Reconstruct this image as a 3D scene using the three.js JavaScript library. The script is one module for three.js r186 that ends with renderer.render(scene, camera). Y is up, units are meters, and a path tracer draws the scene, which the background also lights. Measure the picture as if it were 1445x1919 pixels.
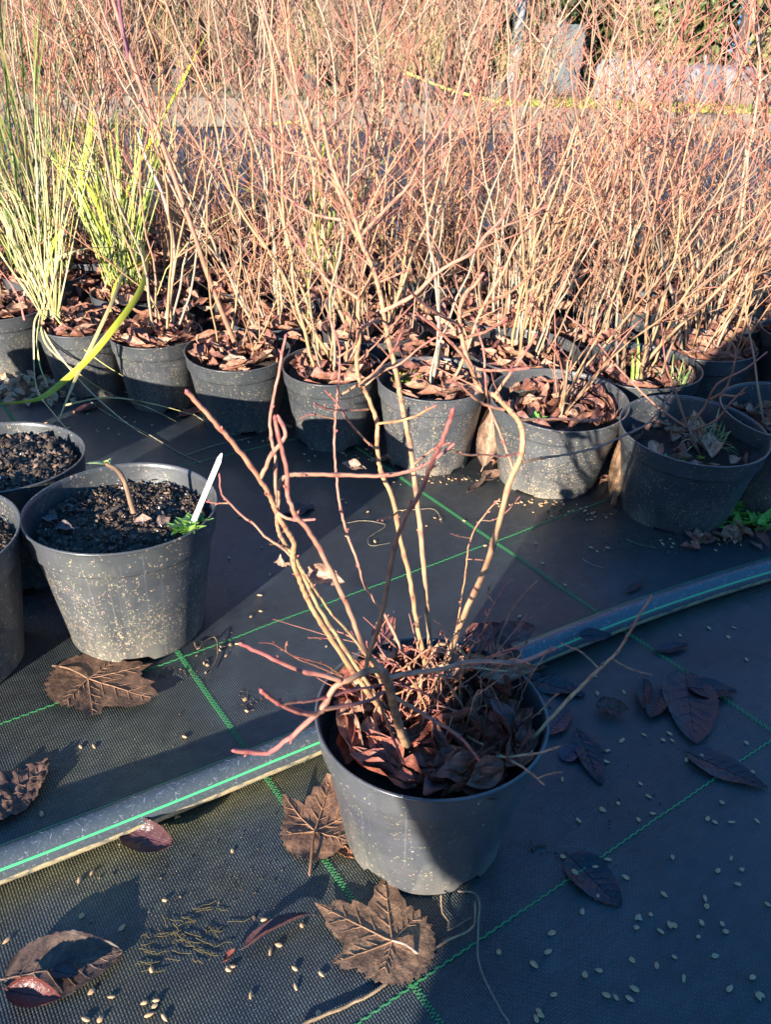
import * as THREE from 'three';
import { mergeGeometries, mergeVertices } from 'three/addons/utils/BufferGeometryUtils.js';
import { ImprovedNoise } from 'three/addons/math/ImprovedNoise.js';

// ---------------------------------------------------------------- camera, sky, sun, exposure
const scene = new THREE.Scene();
const PITCH = 30 * Math.PI / 180, ROLL = 2 * Math.PI / 180, EYE = 0.84, FOCAL = 1540;
const camera = new THREE.PerspectiveCamera(2 * Math.atan(959.5 / FOCAL) * 180 / Math.PI, 772 / 1024, 0.02, 400);
camera.position.set(0, EYE, 0);
camera.rotation.set(-PITCH, 0, ROLL, 'XYZ');
camera.focus = 1.2;
camera.userData.fStop = 15;
const SUN_AZ = 62.5 * Math.PI / 180, SUN_EL = 13 * Math.PI / 180;   // the light travels to the right and away from the camera, low winter sun
const sunDir = new THREE.Vector3(-Math.cos(SUN_AZ) * Math.cos(SUN_EL), Math.sin(SUN_EL), Math.sin(SUN_AZ) * Math.cos(SUN_EL));
{
  const w = 256, h = 128, d = new Float32Array(w * h * 4), v = new THREE.Vector3();
  for (let j = 0; j < h; j++) for (let i = 0; i < w; i++) {
    const el = ((j + 0.5) / h - 0.5) * Math.PI, az = ((i + 0.5) / w - 0.5) * 2 * Math.PI;
    v.set(Math.cos(el) * Math.cos(az), Math.sin(el), Math.cos(el) * Math.sin(az));
    const up = Math.max(0, v.y), c = Math.max(0, v.dot(sunDir)), k = Math.exp(-up * 5.5);
    const glow = Math.pow(c, 8) * 0.14 + Math.pow(c, 40) * 1.0;
    const o = (j * w + i) * 4;
    d[o] = 0.03 + k * 0.2 + glow * 1.0; d[o + 1] = 0.225 + k * 0.3 + glow * 0.88; d[o + 2] = 0.64 + k * 0.3 + glow * 0.62; d[o + 3] = 1;
  }
  const sky = new THREE.DataTexture(d, w, h, THREE.RGBAFormat, THREE.FloatType);
  sky.mapping = THREE.EquirectangularReflectionMapping; sky.magFilter = THREE.LinearFilter; sky.minFilter = THREE.LinearFilter; sky.needsUpdate = true;
  scene.background = sky; scene.environment = sky;
  scene.backgroundIntensity = 0.48; scene.environmentIntensity = 0.48;
}
const sun = new THREE.DirectionalLight(0xfff5e8, 5);
sun.position.copy(sunDir).multiplyScalar(20).add(new THREE.Vector3(0, 0, -2));
sun.target.position.set(0, 0, -2); scene.add(sun, sun.target);
sun.castShadow = true; sun.shadow.mapSize.set(4096, 4096);
Object.assign(sun.shadow.camera, { left: -9, right: 9, top: 9, bottom: -9, near: 0.1, far: 60 });
const renderer = new THREE.WebGLRenderer({ antialias: true });
renderer.setSize(772, 1024);
renderer.toneMapping = THREE.LinearToneMapping;
renderer.toneMappingExposure = 3.5;
renderer.shadowMap.enabled = true;

// ---------------------------------------------------------------- helpers
function rngOf(seed) { let a = seed >>> 0; return () => { a = (a + 0x6d2b79f5) | 0; let t = Math.imul(a ^ (a >>> 15), 1 | a); t = (t + Math.imul(t ^ (t >>> 7), 61 | t)) ^ t; return ((t ^ (t >>> 14)) >>> 0) / 4294967296; }; }
const perlin = new ImprovedNoise();
const noise = (x, y, z = 0) => perlin.noise(x + 31.7, y + 12.3, z + 5.1);
const fbm = (x, y, z = 0) => noise(x, y, z) + 0.5 * noise(x * 2.1, y * 2.1, z + 7) + 0.25 * noise(x * 4.3, y * 4.3, z + 13);
const lerp = (a, b, t) => a + (b - a) * t, clamp = (x, a = 0, b = 1) => Math.min(b, Math.max(a, x));
const smooth = (a, b, x) => { const t = clamp((x - a) / (b - a)); return t * t * (3 - 2 * t); };
const V = (x, y, z) => new THREE.Vector3(x, y, z);
const lin = (r, g, b) => new THREE.Color().setRGB(r, g, b);
const names = {};
function numbered(n) { const k = names[n] = (names[n] ?? -1) + 1; return k ? n + '_' + String(k).padStart(3, '0') : n; }
// where the photographed point px, py lies at forward distance f, or on the level y = h
function dirOf(px, py) {
  let a = (px - 722.5) / FOCAL, b = -(py - 959.5) / FOCAL; const c = Math.cos(ROLL), s = Math.sin(ROLL);
  [a, b] = [c * a - s * b, s * a + c * b];
  return V(a, b * Math.cos(PITCH) - Math.sin(PITCH), -(b * Math.sin(PITCH) + Math.cos(PITCH)));
}
const at = (px, py, f) => { const d = dirOf(px, py); return d.multiplyScalar(f / -d.z).add(V(0, EYE, 0)); };
const onLevel = (px, py, h = 0) => { const d = dirOf(px, py); return d.multiplyScalar((h - EYE) / d.y).add(V(0, EYE, 0)); };
const FAB = 35.5 * Math.PI / 180, fu = V(Math.cos(FAB), 0, -Math.sin(FAB)), fv = V(Math.sin(FAB), 0, Math.cos(FAB));   // the two thread directions of the fabric
const groundH = (x, z) => 0.003 * noise(x * 3.1, z * 3.1, 2) + 0.0022 * noise(x * 8, z * 8, 9) + 0.0008 * noise(x * 19, z * 19, 3) + 0.012 * smooth(0.55, 0.75, x) * smooth(-1.0, -0.8, z) * Math.max(0, noise(x * 5, z * 9, 4));
const onGround = (px, py, lift = 0) => { const p = onLevel(px, py, 0.002); p.y = groundH(p.x, p.z) + lift; return p; };

function thing(name, label, category, pos, group) {
  const o = new THREE.Group(); o.name = numbered(name); scene.add(o);
  if (pos) o.position.copy(pos);
  o.userData = { label, category }; if (group) o.userData.group = group;
  return o;
}
function mesh(name, geo, mat, parent, kind) {
  const m = new THREE.Mesh(geo, mat); m.name = parent ? name : numbered(name); m.castShadow = m.receiveShadow = true;
  if (parent) { const n = parent.children.filter((c) => c.name.replace(/_\d{3}$/, '') === name).length; if (n) m.name = name + '_' + String(n).padStart(3, '0'); }
  (parent || scene).add(m); if (kind) m.userData.kind = kind;
  return m;
}
function tag(o, label, category, group) { Object.assign(o.userData, { label, category }); if (group) o.userData.group = group; return o; }

// ---------------------------------------------------------------- mesh builder: tubes, buds, leaves and blades with vertex colours
class MB {
  constructor() { this.p = []; this.n = []; this.c = []; this.t = []; this.i = []; }
  get count() { return this.p.length / 3; }
  vert(p, n, c, u, v) { this.p.push(p.x, p.y, p.z); this.n.push(n.x, n.y, n.z); this.c.push(c.r, c.g, c.b); this.t.push(u, v); return this.count - 1; }
  // swept tube; radius and colour are functions of 0..1
  tube(pts, radius, color, sides = 5, cap = true) {
    const n = pts.length; if (n < 2) return;
    const T = V(), N = V(1, 0, 0), Bn = V(), q = V(), nn = V();
    let len = 0, start = this.count;
    for (let k = 0; k < n; k++) {
      T.subVectors(pts[Math.min(n - 1, k + 1)], pts[Math.max(0, k - 1)]).normalize();
      if (k === 0) { N.set(Math.abs(T.x) < 0.8 ? 1 : 0, 0, Math.abs(T.x) < 0.8 ? 0 : 1); }
      N.addScaledVector(T, -N.dot(T)).normalize(); Bn.crossVectors(T, N);
      if (k) len += pts[k].distanceTo(pts[k - 1]);
      const r = radius(k / (n - 1), k), c = color(k / (n - 1), k);
      for (let s = 0; s <= sides; s++) {
        const a = s / sides * Math.PI * 2; nn.copy(N).multiplyScalar(Math.cos(a)).addScaledVector(Bn, Math.sin(a));
        q.copy(pts[k]).addScaledVector(nn, r); this.vert(q, nn, c, s / sides, len * 8);
      }
      if (k) for (let s = 0; s < sides; s++) { const a = start + (k - 1) * (sides + 1) + s, b = a + sides + 1; this.i.push(a, a + 1, b, a + 1, b + 1, b); }
    }
    if (cap) { const r = radius(1, n - 1); q.copy(pts[n - 1]).addScaledVector(T, r * 1.2); const e = this.vert(q, T, color(1, n - 1), 0.5, len * 8), b = start + (n - 1) * (sides + 1); for (let s = 0; s < sides; s++) this.i.push(b + s, b + s + 1, e); }
  }
  // pointed bud standing off a stem
  bud(p, dir, l, r, c) {
    const N = V(Math.abs(dir.y) > 0.9 ? 1 : 0, Math.abs(dir.y) > 0.9 ? 0 : 1, 0); N.addScaledVector(dir, -N.dot(dir)).normalize(); const Bn = V().crossVectors(dir, N), q = V(), nn = V(), s0 = this.count;
    for (const [t, k] of [[0, 0.8], [0.45, 1]]) for (let s = 0; s < 4; s++) { const a = s * Math.PI / 2; nn.copy(N).multiplyScalar(Math.cos(a)).addScaledVector(Bn, Math.sin(a)); q.copy(p).addScaledVector(dir, t * l).addScaledVector(nn, r * k); this.vert(q, nn, c, s / 4, 0); }
    const e = this.vert(q.copy(p).addScaledVector(dir, l), dir, c, 0.5, 0.1);
    for (let s = 0; s < 4; s++) { const a = s0 + s, b = s0 + (s + 1) % 4; this.i.push(a, b, a + 4, b, b + 4, a + 4, a + 4, b + 4, e); }
  }
  // flat strip along a path, width a function of 0..1, creased to a shallow V
  blade(pts, width, color, side, crease = 0.25) {
    const n = pts.length, s0 = this.count, T = V(), S = V(), U = V(), q = V();
    for (let k = 0; k < n; k++) {
      T.subVectors(pts[Math.min(n - 1, k + 1)], pts[Math.max(0, k - 1)]).normalize();
      S.copy(side).addScaledVector(T, -side.dot(T)).normalize(); U.crossVectors(S, T).normalize();
      const w = width(k / (n - 1)), c = color(k / (n - 1));
      for (const m of [-1, 0, 1]) { q.copy(pts[k]).addScaledVector(S, m * w).addScaledVector(U, Math.abs(m) * w * crease); this.vert(q, U.clone().addScaledVector(S, -m * crease).normalize(), c, (m + 1) / 2, k / (n - 1)); }
      if (k) for (const s of [0, 1]) { const a = s0 + (k - 1) * 3 + s, b = a + 3; this.i.push(a, a + 1, b, a + 1, b + 1, b); }
    }
  }
  add(geo, matrix, color) {   // another geometry, moved
    const P = geo.attributes.position, Nn = geo.attributes.normal, Uv = geo.attributes.uv, C = geo.attributes.color, s0 = this.count, nm = new THREE.Matrix3().getNormalMatrix(matrix), a = V(), b = V(), c = new THREE.Color();
    for (let k = 0; k < P.count; k++) {
      a.fromBufferAttribute(P, k).applyMatrix4(matrix); b.fromBufferAttribute(Nn, k).applyMatrix3(nm).normalize();
      c.setRGB(1, 1, 1); if (C) c.setRGB(C.getX(k), C.getY(k), C.getZ(k)); if (color) c.multiply(color);
      this.vert(a, b, c, Uv ? Uv.getX(k) : 0, Uv ? Uv.getY(k) : 0);
    }
    if (geo.index) for (let k = 0; k < geo.index.count; k++) this.i.push(s0 + geo.index.getX(k)); else for (let k = 0; k < P.count; k++) this.i.push(s0 + k);
  }
  geo() {
    const g = new THREE.BufferGeometry();
    g.setAttribute('position', new THREE.BufferAttribute(new Float32Array(this.p), 3)); g.setAttribute('normal', new THREE.BufferAttribute(new Float32Array(this.n), 3));
    g.setAttribute('color', new THREE.BufferAttribute(new Float32Array(this.c), 3)); g.setAttribute('uv', new THREE.BufferAttribute(new Float32Array(this.t), 2)); g.setIndex(this.i);
    return g;
  }
}
// smooth path through points with a spacing of step metres
function pathOf(pts, step) {
  if (pts.length === 2) { const n = Math.max(2, Math.ceil(pts[0].distanceTo(pts[1]) / step)); return Array.from({ length: n + 1 }, (_, k) => pts[0].clone().lerp(pts[1], k / n)); }
  const c = new THREE.CatmullRomCurve3(pts, false, 'centripetal'); let L = 0; for (let k = 1; k < pts.length; k++) L += pts[k].distanceTo(pts[k - 1]);
  const n = Math.max(3, Math.ceil(L / step)); return Array.from({ length: n + 1 }, (_, k) => c.getPoint(k / n));
}
const matrixOf = (p, e, s) => new THREE.Matrix4().compose(p, new THREE.Quaternion().setFromEuler(e), typeof s === 'number' ? V(s, s, s) : s);

// ---------------------------------------------------------------- textures and materials
function canvasTex(w, h, draw, srgb = true) {
  const c = document.createElement('canvas'); c.width = w; c.height = h; draw(c.getContext('2d'), w, h);
  const t = new THREE.CanvasTexture(c); t.wrapS = t.wrapT = THREE.RepeatWrapping; if (srgb) t.colorSpace = THREE.SRGBColorSpace; return t;
}
function dataTex(n, f, srgb) {
  const d = new Uint8Array(n * n * 4); for (let j = 0; j < n; j++) for (let i = 0; i < n; i++) { const v = f(i / n, j / n), o = (j * n + i) * 4; for (let k = 0; k < 3; k++) d[o + k] = clamp(v[k] ?? v) * 255; d[o + 3] = 255; }
  const t = new THREE.DataTexture(d, n, n); t.wrapS = t.wrapT = THREE.RepeatWrapping; t.magFilter = THREE.LinearFilter; t.minFilter = THREE.LinearMipmapLinearFilter; t.generateMipmaps = true; if (srgb) t.colorSpace = THREE.SRGBColorSpace; t.needsUpdate = true; return t;
}
const rep = (t, x, y) => { const c = t.clone(); c.repeat.set(x, y); c.needsUpdate = true; return c; };
// weave: over and under tapes, 32 x 32 threads in a tile
const weaveAt = (u, v) => {
  const x = u * 64, y = v * 64, i = Math.floor(x), j = Math.floor(y), a = x - i, b = y - j, over = (i + j) % 2 === 0;
  return clamp(over ? Math.pow(Math.sin(a * Math.PI), 0.8) * (0.72 + 0.28 * Math.sin(b * Math.PI)) : Math.pow(Math.sin(a * Math.PI), 0.8) * (0.25 + 0.5 * Math.sin(b * Math.PI)));
};
const WEAVE = dataTex(1024, (u, v) => weaveAt(u, v) * (0.86 + 0.14 * Math.sin(Math.floor(u * 64) * 7.3 + Math.floor(v * 64) * 3.1)));
const seamless = (u, v, s, z) => { const x = u * s, y = v * s; return noise(x, y, z) * (1 - u) * (1 - v) + noise(x - s, y, z) * u * (1 - v) + noise(x, y - s, z) * (1 - u) * v + noise(x - s, y - s, z) * u * v; };
const GRIME = dataTex(1024, (u, v) => {   // pale dusty tape tops, dark gaps, single worn threads, grit
  const i = Math.floor(u * 64), j = Math.floor(v * 64), w = weaveAt(u, v), thread = 0.5 + 0.5 * Math.sin(i * 12.9 + Math.sin(j * 4.1) * 9), n = seamless(u, v, 9, 1) + 0.7 * seamless(u, v, 40, 2);
  let g = 0.085 + 0.15 * w + 0.03 * thread + 0.05 * n; if (seamless(u, v, 120, 9) > 0.47) g += 0.2; if (seamless(u, v, 70, 4) > 0.5) g -= 0.08;
  return [g, g * 1.005, g * 1.01];
}, true);
const ROUGH = dataTex(512, (u, v) => 0.56 + 0.42 * seamless(u, v, 5, 3) + 0.28 * seamless(u, v, 14, 8) + 0.2 * seamless(u, v, 50, 5));
function potSkin(seed, flecks, low, tone) {   // dusty black plastic splashed with pale grit, more of it near the foot
  return canvasTex(1024, 512, (g, w, h) => {
    const r = rngOf(seed); g.fillStyle = `rgb(${tone},${tone + 2},${tone + 4})`; g.fillRect(0, 0, w, h);
    for (let k = 0; k < 260; k++) { g.fillStyle = `rgba(${r() < 0.5 ? '150,150,145' : '20,22,26'},${0.01 + r() * 0.03})`; const x = r() * w, y = r() * h, a = 20 + r() * 120; g.beginPath(); g.ellipse(x, y, a, a * (0.3 + r()), 0, 0, 7); g.fill(); }
    for (let k = 0; k < 70; k++) { g.strokeStyle = `rgba(170,170,165,${0.05 + r() * 0.12})`; g.lineWidth = 0.6 + r(); const x = r() * w, y = r() * h; g.beginPath(); g.moveTo(x, y); g.lineTo(x + (r() - 0.5) * 60, y + (r() - 0.5) * 24); g.stroke(); }
    for (let k = 0; k < 26; k++) { const x = r() * w, y0 = h * (0.25 + r() * 0.3), gr = g.createLinearGradient(0, y0, 0, h); gr.addColorStop(0, 'rgba(128,120,100,0)'); gr.addColorStop(1, `rgba(124,118,104,${0.06 + r() * 0.18})`); g.fillStyle = gr; g.beginPath(); g.moveTo(x, y0); g.quadraticCurveTo(x - 30 - r() * 60, h * 0.8, x - 40 - r() * 60, h); g.lineTo(x + 40 + r() * 60, h); g.quadraticCurveTo(x + 30, h * 0.8, x, y0); g.fill(); }
    for (let k = 0; k < 16; k++) { g.strokeStyle = `rgba(150,148,138,${0.08 + r() * 0.14})`; g.lineWidth = 1 + r() * 4; const x = r() * w; g.beginPath(); g.moveTo(x, h * r() * 0.5); g.lineTo(x + (r() - 0.5) * 12, h * (0.5 + r() * 0.5)); g.stroke(); }
    for (let k = 0; k < flecks; k++) {
      const x = r() * w, q = r(), y = h * (r() < low ? 1 - q * q * 0.75 : q), dens = 0.5 + 0.9 * fbm(x / 110, y / 160, seed);
      if (r() > dens) continue;
      g.strokeStyle = `rgba(${172 + r() * 40},${152 + r() * 30},${116 + r() * 30},${0.3 + r() * 0.6})`; g.lineWidth = 1.3 + r() * r() * 2.6; const a = r() * 6.3, l = 2 + r() * 8;
      g.beginPath(); g.moveTo(x, y); g.quadraticCurveTo(x + Math.cos(a) * l, y + Math.sin(a) * l, x + Math.cos(a + 0.9) * l, y + Math.sin(a + 0.9) * l); g.stroke();
    }
  });
}
const plasticBump = dataTex(256, (u, v) => 0.5 + 0.3 * noise(u * 60, v * 60) + 0.2 * noise(u * 14, v * 14, 3));
const potRough = dataTex(256, (u, v) => 0.78 + 0.3 * seamless(u, v, 6, 3) + 0.25 * seamless(u, v, 20, 8));
const potMat = (skin, rough) => new THREE.MeshPhysicalMaterial({ map: skin, roughness: rough, bumpMap: plasticBump, bumpScale: 0.0003, specularIntensity: 1, roughnessMap: potRough });
const M = {
  potClean: potMat(potSkin(11, 1500, 0.4, 66), 0.42), potDusty: potMat(potSkin(12, 6500, 0.65, 57), 0.5), potSpeck: potMat(potSkin(13, 4600, 0.6, 56), 0.48), potGritty: potMat(potSkin(14, 8500, 0.7, 63), 0.58),
  bark: new THREE.MeshStandardMaterial({ vertexColors: true, roughness: 0.6, map: dataTex(256, (u, v) => { const a = 0.86 + 0.16 * noise(u * 5, v * 9) + 0.12 * noise(u * 24, v * 5, 3); return [a, a * 0.985, a * 0.96]; }, true), bumpMap: dataTex(256, (u, v) => 0.5 + 0.4 * noise(u * 22, v * 5) + 0.2 * noise(u * 60, v * 30)), bumpScale: 0.0004 }),
  twig: new THREE.MeshStandardMaterial({ vertexColors: true, roughness: 0.62 }),
  leaf: new THREE.MeshStandardMaterial({ vertexColors: true, roughness: 0.62, side: THREE.DoubleSide, map: dataTex(256, (u, v) => { const a = 0.82 + 0.3 * noise(u * 7, v * 7) + 0.22 * noise(u * 26, v * 26, 4); return [a, a * 0.97, a * 0.95]; }, true), bumpMap: dataTex(256, (u, v) => 0.5 + 0.35 * noise(u * 16, v * 16, 2) + 0.25 * noise(u * 40, v * 40)), bumpScale: 0.0006 }),
  wetLeaf: new THREE.MeshPhysicalMaterial({ vertexColors: true, roughness: 0.42, side: THREE.DoubleSide, clearcoat: 0.12, clearcoatRoughness: 0.3, specularIntensity: 0.7, bumpMap: dataTex(256, (u, v) => 0.5 + 0.35 * noise(u * 14, v * 14, 2) + 0.25 * noise(u * 36, v * 36)), bumpScale: 0.001 }),
  green: new THREE.MeshStandardMaterial({ vertexColors: true, roughness: 0.5, side: THREE.DoubleSide }),
  thread: new THREE.MeshStandardMaterial({ color: 0x3f8850, roughness: 0.6 }),
  seed: new THREE.MeshStandardMaterial({ vertexColors: true, roughness: 0.55 }),
  soil: new THREE.MeshStandardMaterial({ vertexColors: true, roughness: 0.95, bumpMap: dataTex(256, (u, v) => 0.5 + 0.4 * fbm(u * 18, v * 18)), bumpScale: 0.004 }),
  crumb: new THREE.MeshStandardMaterial({ vertexColors: true, roughness: 0.9 }),
};

// ---------------------------------------------------------------- ground
{
  const axis = (dense0, dense1, step, lo, hi) => { const a = []; for (let x = dense0; x <= dense1; x += step) a.push(x); let s = step; for (let x = dense0; x > lo;) { s *= 1.25; x -= s; a.unshift(Math.max(lo, x)); } s = step; for (let x = a[a.length - 1]; x < hi;) { s *= 1.25; x += s; a.push(Math.min(hi, x)); } return a; };
  const sheet = (name, xs, zs, h, color, mat, label) => {
    const g = new THREE.BufferGeometry(), p = [], c = [], u = [], ix = [];
    for (const z of zs) for (const x of xs) { p.push(x, h(x, z), z); const k = color(x, z); c.push(k.r, k.g, k.b); u.push(x * fu.x + z * fu.z, x * fv.x + z * fv.z); }
    for (let j = 0; j < zs.length - 1; j++) for (let i = 0; i < xs.length - 1; i++) { const a = j * xs.length + i, b = a + xs.length; ix.push(a, b, a + 1, a + 1, b, b + 1); }
    g.setAttribute('position', new THREE.Float32BufferAttribute(p, 3)); g.setAttribute('color', new THREE.Float32BufferAttribute(c, 3)); g.setAttribute('uv', new THREE.Float32BufferAttribute(u, 2)); g.setIndex(ix); g.computeVertexNormals();
    const m = mesh(name, g, mat, null, 'structure'); m.userData.label = label; return m;
  };
  const fabricMat = new THREE.MeshPhysicalMaterial({ vertexColors: true, map: rep(GRIME, 1 / 0.2, 1 / 0.2), bumpMap: rep(WEAVE, 1 / 0.2, 1 / 0.2), bumpScale: 0.0016, roughness: 0.72, roughnessMap: rep(ROUGH, 1 / 1.1, 1 / 1.1), specularIntensity: 1, clearcoat: 0.3, clearcoatRoughness: 0.32 });
  const fabricTone = (x, z) => {
    const algae = smooth(0.35, 0.95, 0.62 + 0.75 * fbm(x * 4.2, z * 4.2, 3)) * smooth(0.18, -0.12, x + 0.35 * (z + 0.55)) * smooth(-0.98, -0.72, z);
    const edge = smooth(0.045, 0.0, Math.abs((x + 0.42) * 0.515 + (z + 0.57) * 0.857)) * 0.3;
    const dust = smooth(0.1, 0.9, 0.4 + fbm(x * 2.3, z * 2.3, 11));
    const soil = smooth(0.2, 0.75, 0.35 + 0.8 * fbm(x * 6, z * 6, 21)) * smooth(0.16, 0.02, Math.abs(z + 1.58 - (x - 0.09) * 0.4)), stain = smooth(0.1, 0.5, fbm(x * 3.4, z * 3.4, 31) - 0.05), scuff = smooth(0.25, 0.6, noise(x * 14, z * 14, 17));
    const k = clamp(algae * 0.8 + edge), s = (0.85 + 0.5 * dust) * (1 - 0.3 * stain) * (1 + 0.3 * scuff);
    return lin(s * lerp(lerp(0.78, 1.75, k), 1.9, soil * 0.6), s * lerp(lerp(0.99, 1.65, k), 1.5, soil * 0.6), s * lerp(lerp(1.06, 0.8, k), 1.0, soil * 0.6));
  };
  const fabric = sheet('weed_fabric', axis(-1.0, 1.1, 0.02, -9, 9), axis(-2.1, -0.25, 0.02, -10.6, 4), groundH, fabricTone, fabricMat, 'black woven weed control fabric with green lines under all the pots');
  // green marker threads woven into the fabric
  const put = (b, s, t, along, across, alongU) => {   // a short raised stitch at fabric coordinates s, t
    const x = fu.x * s + fv.x * t, z = fu.z * s + fv.z * t; if (x < -1.4 || x > 1.7 || z < -2.3 || z > -0.2) return;
    const g = new THREE.BoxGeometry(alongU ? along : across, 0.0009, alongU ? across : along); b.add(g, matrixOf(V(x, groundH(x, z) + 0.0006, z), new THREE.Euler(0, FAB, 0), 1), null);
  };
  const rows = [[-0.308, -0.983], [0.138, -0.553]].map(([x, z]) => x * fv.x + z * fv.z), gapT = rows[1] - rows[0];
  for (const t of [rows[0] - gapT, rows[0], rows[1], rows[1] + gapT]) {
    const b = new MB(); let k = 0; for (let s = -1; s < 3.2; s += 0.0058) { k++; put(b, s, t + (k % 2 ? 0.0006 : -0.0006), 0.0058, 0.0015, true); }
    if (b.count) mesh('green_line', b.geo(), M.thread, fabric);
  }
  const s0 = -0.301 * fu.x - 0.973 * fu.z, s1 = 0.041 * fu.x - 1.597 * fu.z, gapS = s1 - s0;
  for (const s of [s0 - gapS, s0, s1, s1 + gapS]) {
    const b = new MB(); let k = 0; for (let t = -3; t < 1.2; t += 0.0038) { k++; for (const q of [-1, 1]) put(b, s + q * 0.0019 + (k % 2 ? 0.0007 : -0.0007), t + (q > 0 ? 0 : 0.0019), 0.0033, 0.0013, true); }
    if (b.count) mesh('green_tape', b.geo(), M.thread, fabric);
  }
  // beyond the fabric: a pale gravel path, then rough winter ground to the horizon
  const plain = new THREE.MeshStandardMaterial({ vertexColors: true, roughness: 0.95 });
  const rough = (a) => (x, z) => -0.006 + a * fbm(x * 0.5, z * 0.5, 6) * smooth(-9, -14, z);
  const many = (a, b, n) => Array.from({ length: n + 1 }, (_, k) => lerp(a, b, k / n));
  sheet('terrain', [...many(-260, -30, 12), ...many(-28, 28, 60), ...many(30, 260, 12)], [...many(-330, -60, 12), ...many(-56, -8, 50), ...many(-7, 200, 12)], (x, z) => rough(0.06)(x, z) - 0.01, (x, z) => { const m = smooth(-0.2, 0.6, fbm(x * 0.6, z * 0.6, 2) + 0.35 * smooth(0, 5, x) * smooth(-14, -17, z)); return lin(lerp(0.13, 0.20, m), lerp(0.10, 0.21, m), lerp(0.06, 0.05, m)); }, plain, 'rough brown and mossy green winter ground behind the path');
  sheet('gravel_path', many(-14, 14, 90), many(-13.4, -9.2, 30), (x, z) => 0.012 + 0.02 * fbm(x * 1.4, z * 1.4, 3), (x, z) => { const s = 0.85 + 0.3 * fbm(x * 3, z * 3, 5); return lin(0.60 * s, 0.42 * s, 0.23 * s); }, plain, 'pale sandy gravel path behind the rows of pots').rotation.y = 0.13;
}

// ---------------------------------------------------------------- the pipe across the fabric
{
  const pts = [[-260, 1715], [0, 1620], [300, 1504], [600, 1382], [952, 1242], [1222, 1137], [1445, 1066], [1700, 1000]].map(([x, y]) => { const p = onLevel(x, y, 0.021); p.y = 0.0208; return p; });
  const path = pathOf(pts, 0.02), t = thing('pipe', 'black plastic water pipe with two green stripes lying across the fabric', 'pipe');
  const R = 0.0208, up = V(0, 1, 0);
  const frame = (k) => { const T = V().subVectors(path[Math.min(path.length - 1, k + 1)], path[Math.max(0, k - 1)]).normalize(), S = V().crossVectors(T, up).normalize(); return [T, S]; };
  const b = new MB(), n = 28;
  path.forEach((p, k) => {
    const [, S] = frame(k);
    for (let s = 0; s <= n; s++) { const a = s / n * Math.PI * 2, d = V().addScaledVector(S, Math.cos(a)).addScaledVector(up, Math.sin(a)); b.vert(p.clone().addScaledVector(d, R), d, lin(1, 1, 1), s / n, k * 0.02 / 0.15); }
    if (k) for (let s = 0; s < n; s++) { const a = (k - 1) * (n + 1) + s, c = a + n + 1; b.i.push(a, c, a + 1, a + 1, c, c + 1); }
  });
  const skin = canvasTex(512, 1024, (g, w, h) => { const r = rngOf(5); g.fillStyle = 'rgb(66,73,76)'; g.fillRect(0, 0, w, h); for (let k = 0; k < 1500; k++) { g.strokeStyle = `rgba(${r() < 0.66 ? '205,208,204' : '34,38,42'},${0.05 + r() * r() * 0.5})`; g.lineWidth = 0.6 + r() * r() * 9; const x = r() * w, y = r() * h, a = 1.57 + (r() - 0.5) * 1.6, l = 4 + r() * 40; g.beginPath(); g.moveTo(x, y); g.lineTo(x + Math.cos(a) * l, y + Math.sin(a) * l); g.stroke(); } for (let k = 0; k < 420; k++) { g.fillStyle = `rgba(190,168,125,${0.05 + r() * 0.25})`; g.beginPath(); g.ellipse(w * (0.86 + r() * 0.14), r() * h, 3 + r() * 16, 6 + r() * 60, 0, 0, 7); g.fill(); } });
  mesh('pipe_wall', b.geo(), new THREE.MeshStandardMaterial({ map: skin, roughness: 0.34, bumpMap: plasticBump, bumpScale: 0.0004 }), t);
  for (const [a0, wd] of [[2.05, 0.045], [0.56, 0.07]]) {   // stripes run along the crown and the near flank
    const m = new MB();
    path.forEach((p, k) => { const [, S] = frame(k); for (const s of [0, 1, 2]) { const a = a0 + (s - 1) * wd + 0.03 * Math.sin(k * 0.05), d = V().addScaledVector(S, Math.cos(a)).addScaledVector(up, Math.sin(a)); m.vert(p.clone().addScaledVector(d, R + 0.0004), d, lin(1, 1, 1), s / 2, k); } if (k) for (const s of [0, 1]) { const a = (k - 1) * 3 + s, c = a + 3; m.i.push(a, c, a + 1, a + 1, c, c + 1); } });
    mesh('green_stripe', m.geo(), new THREE.MeshStandardMaterial({ color: 0x45a86c, roughness: 0.4 }), t);
  }
}

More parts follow.
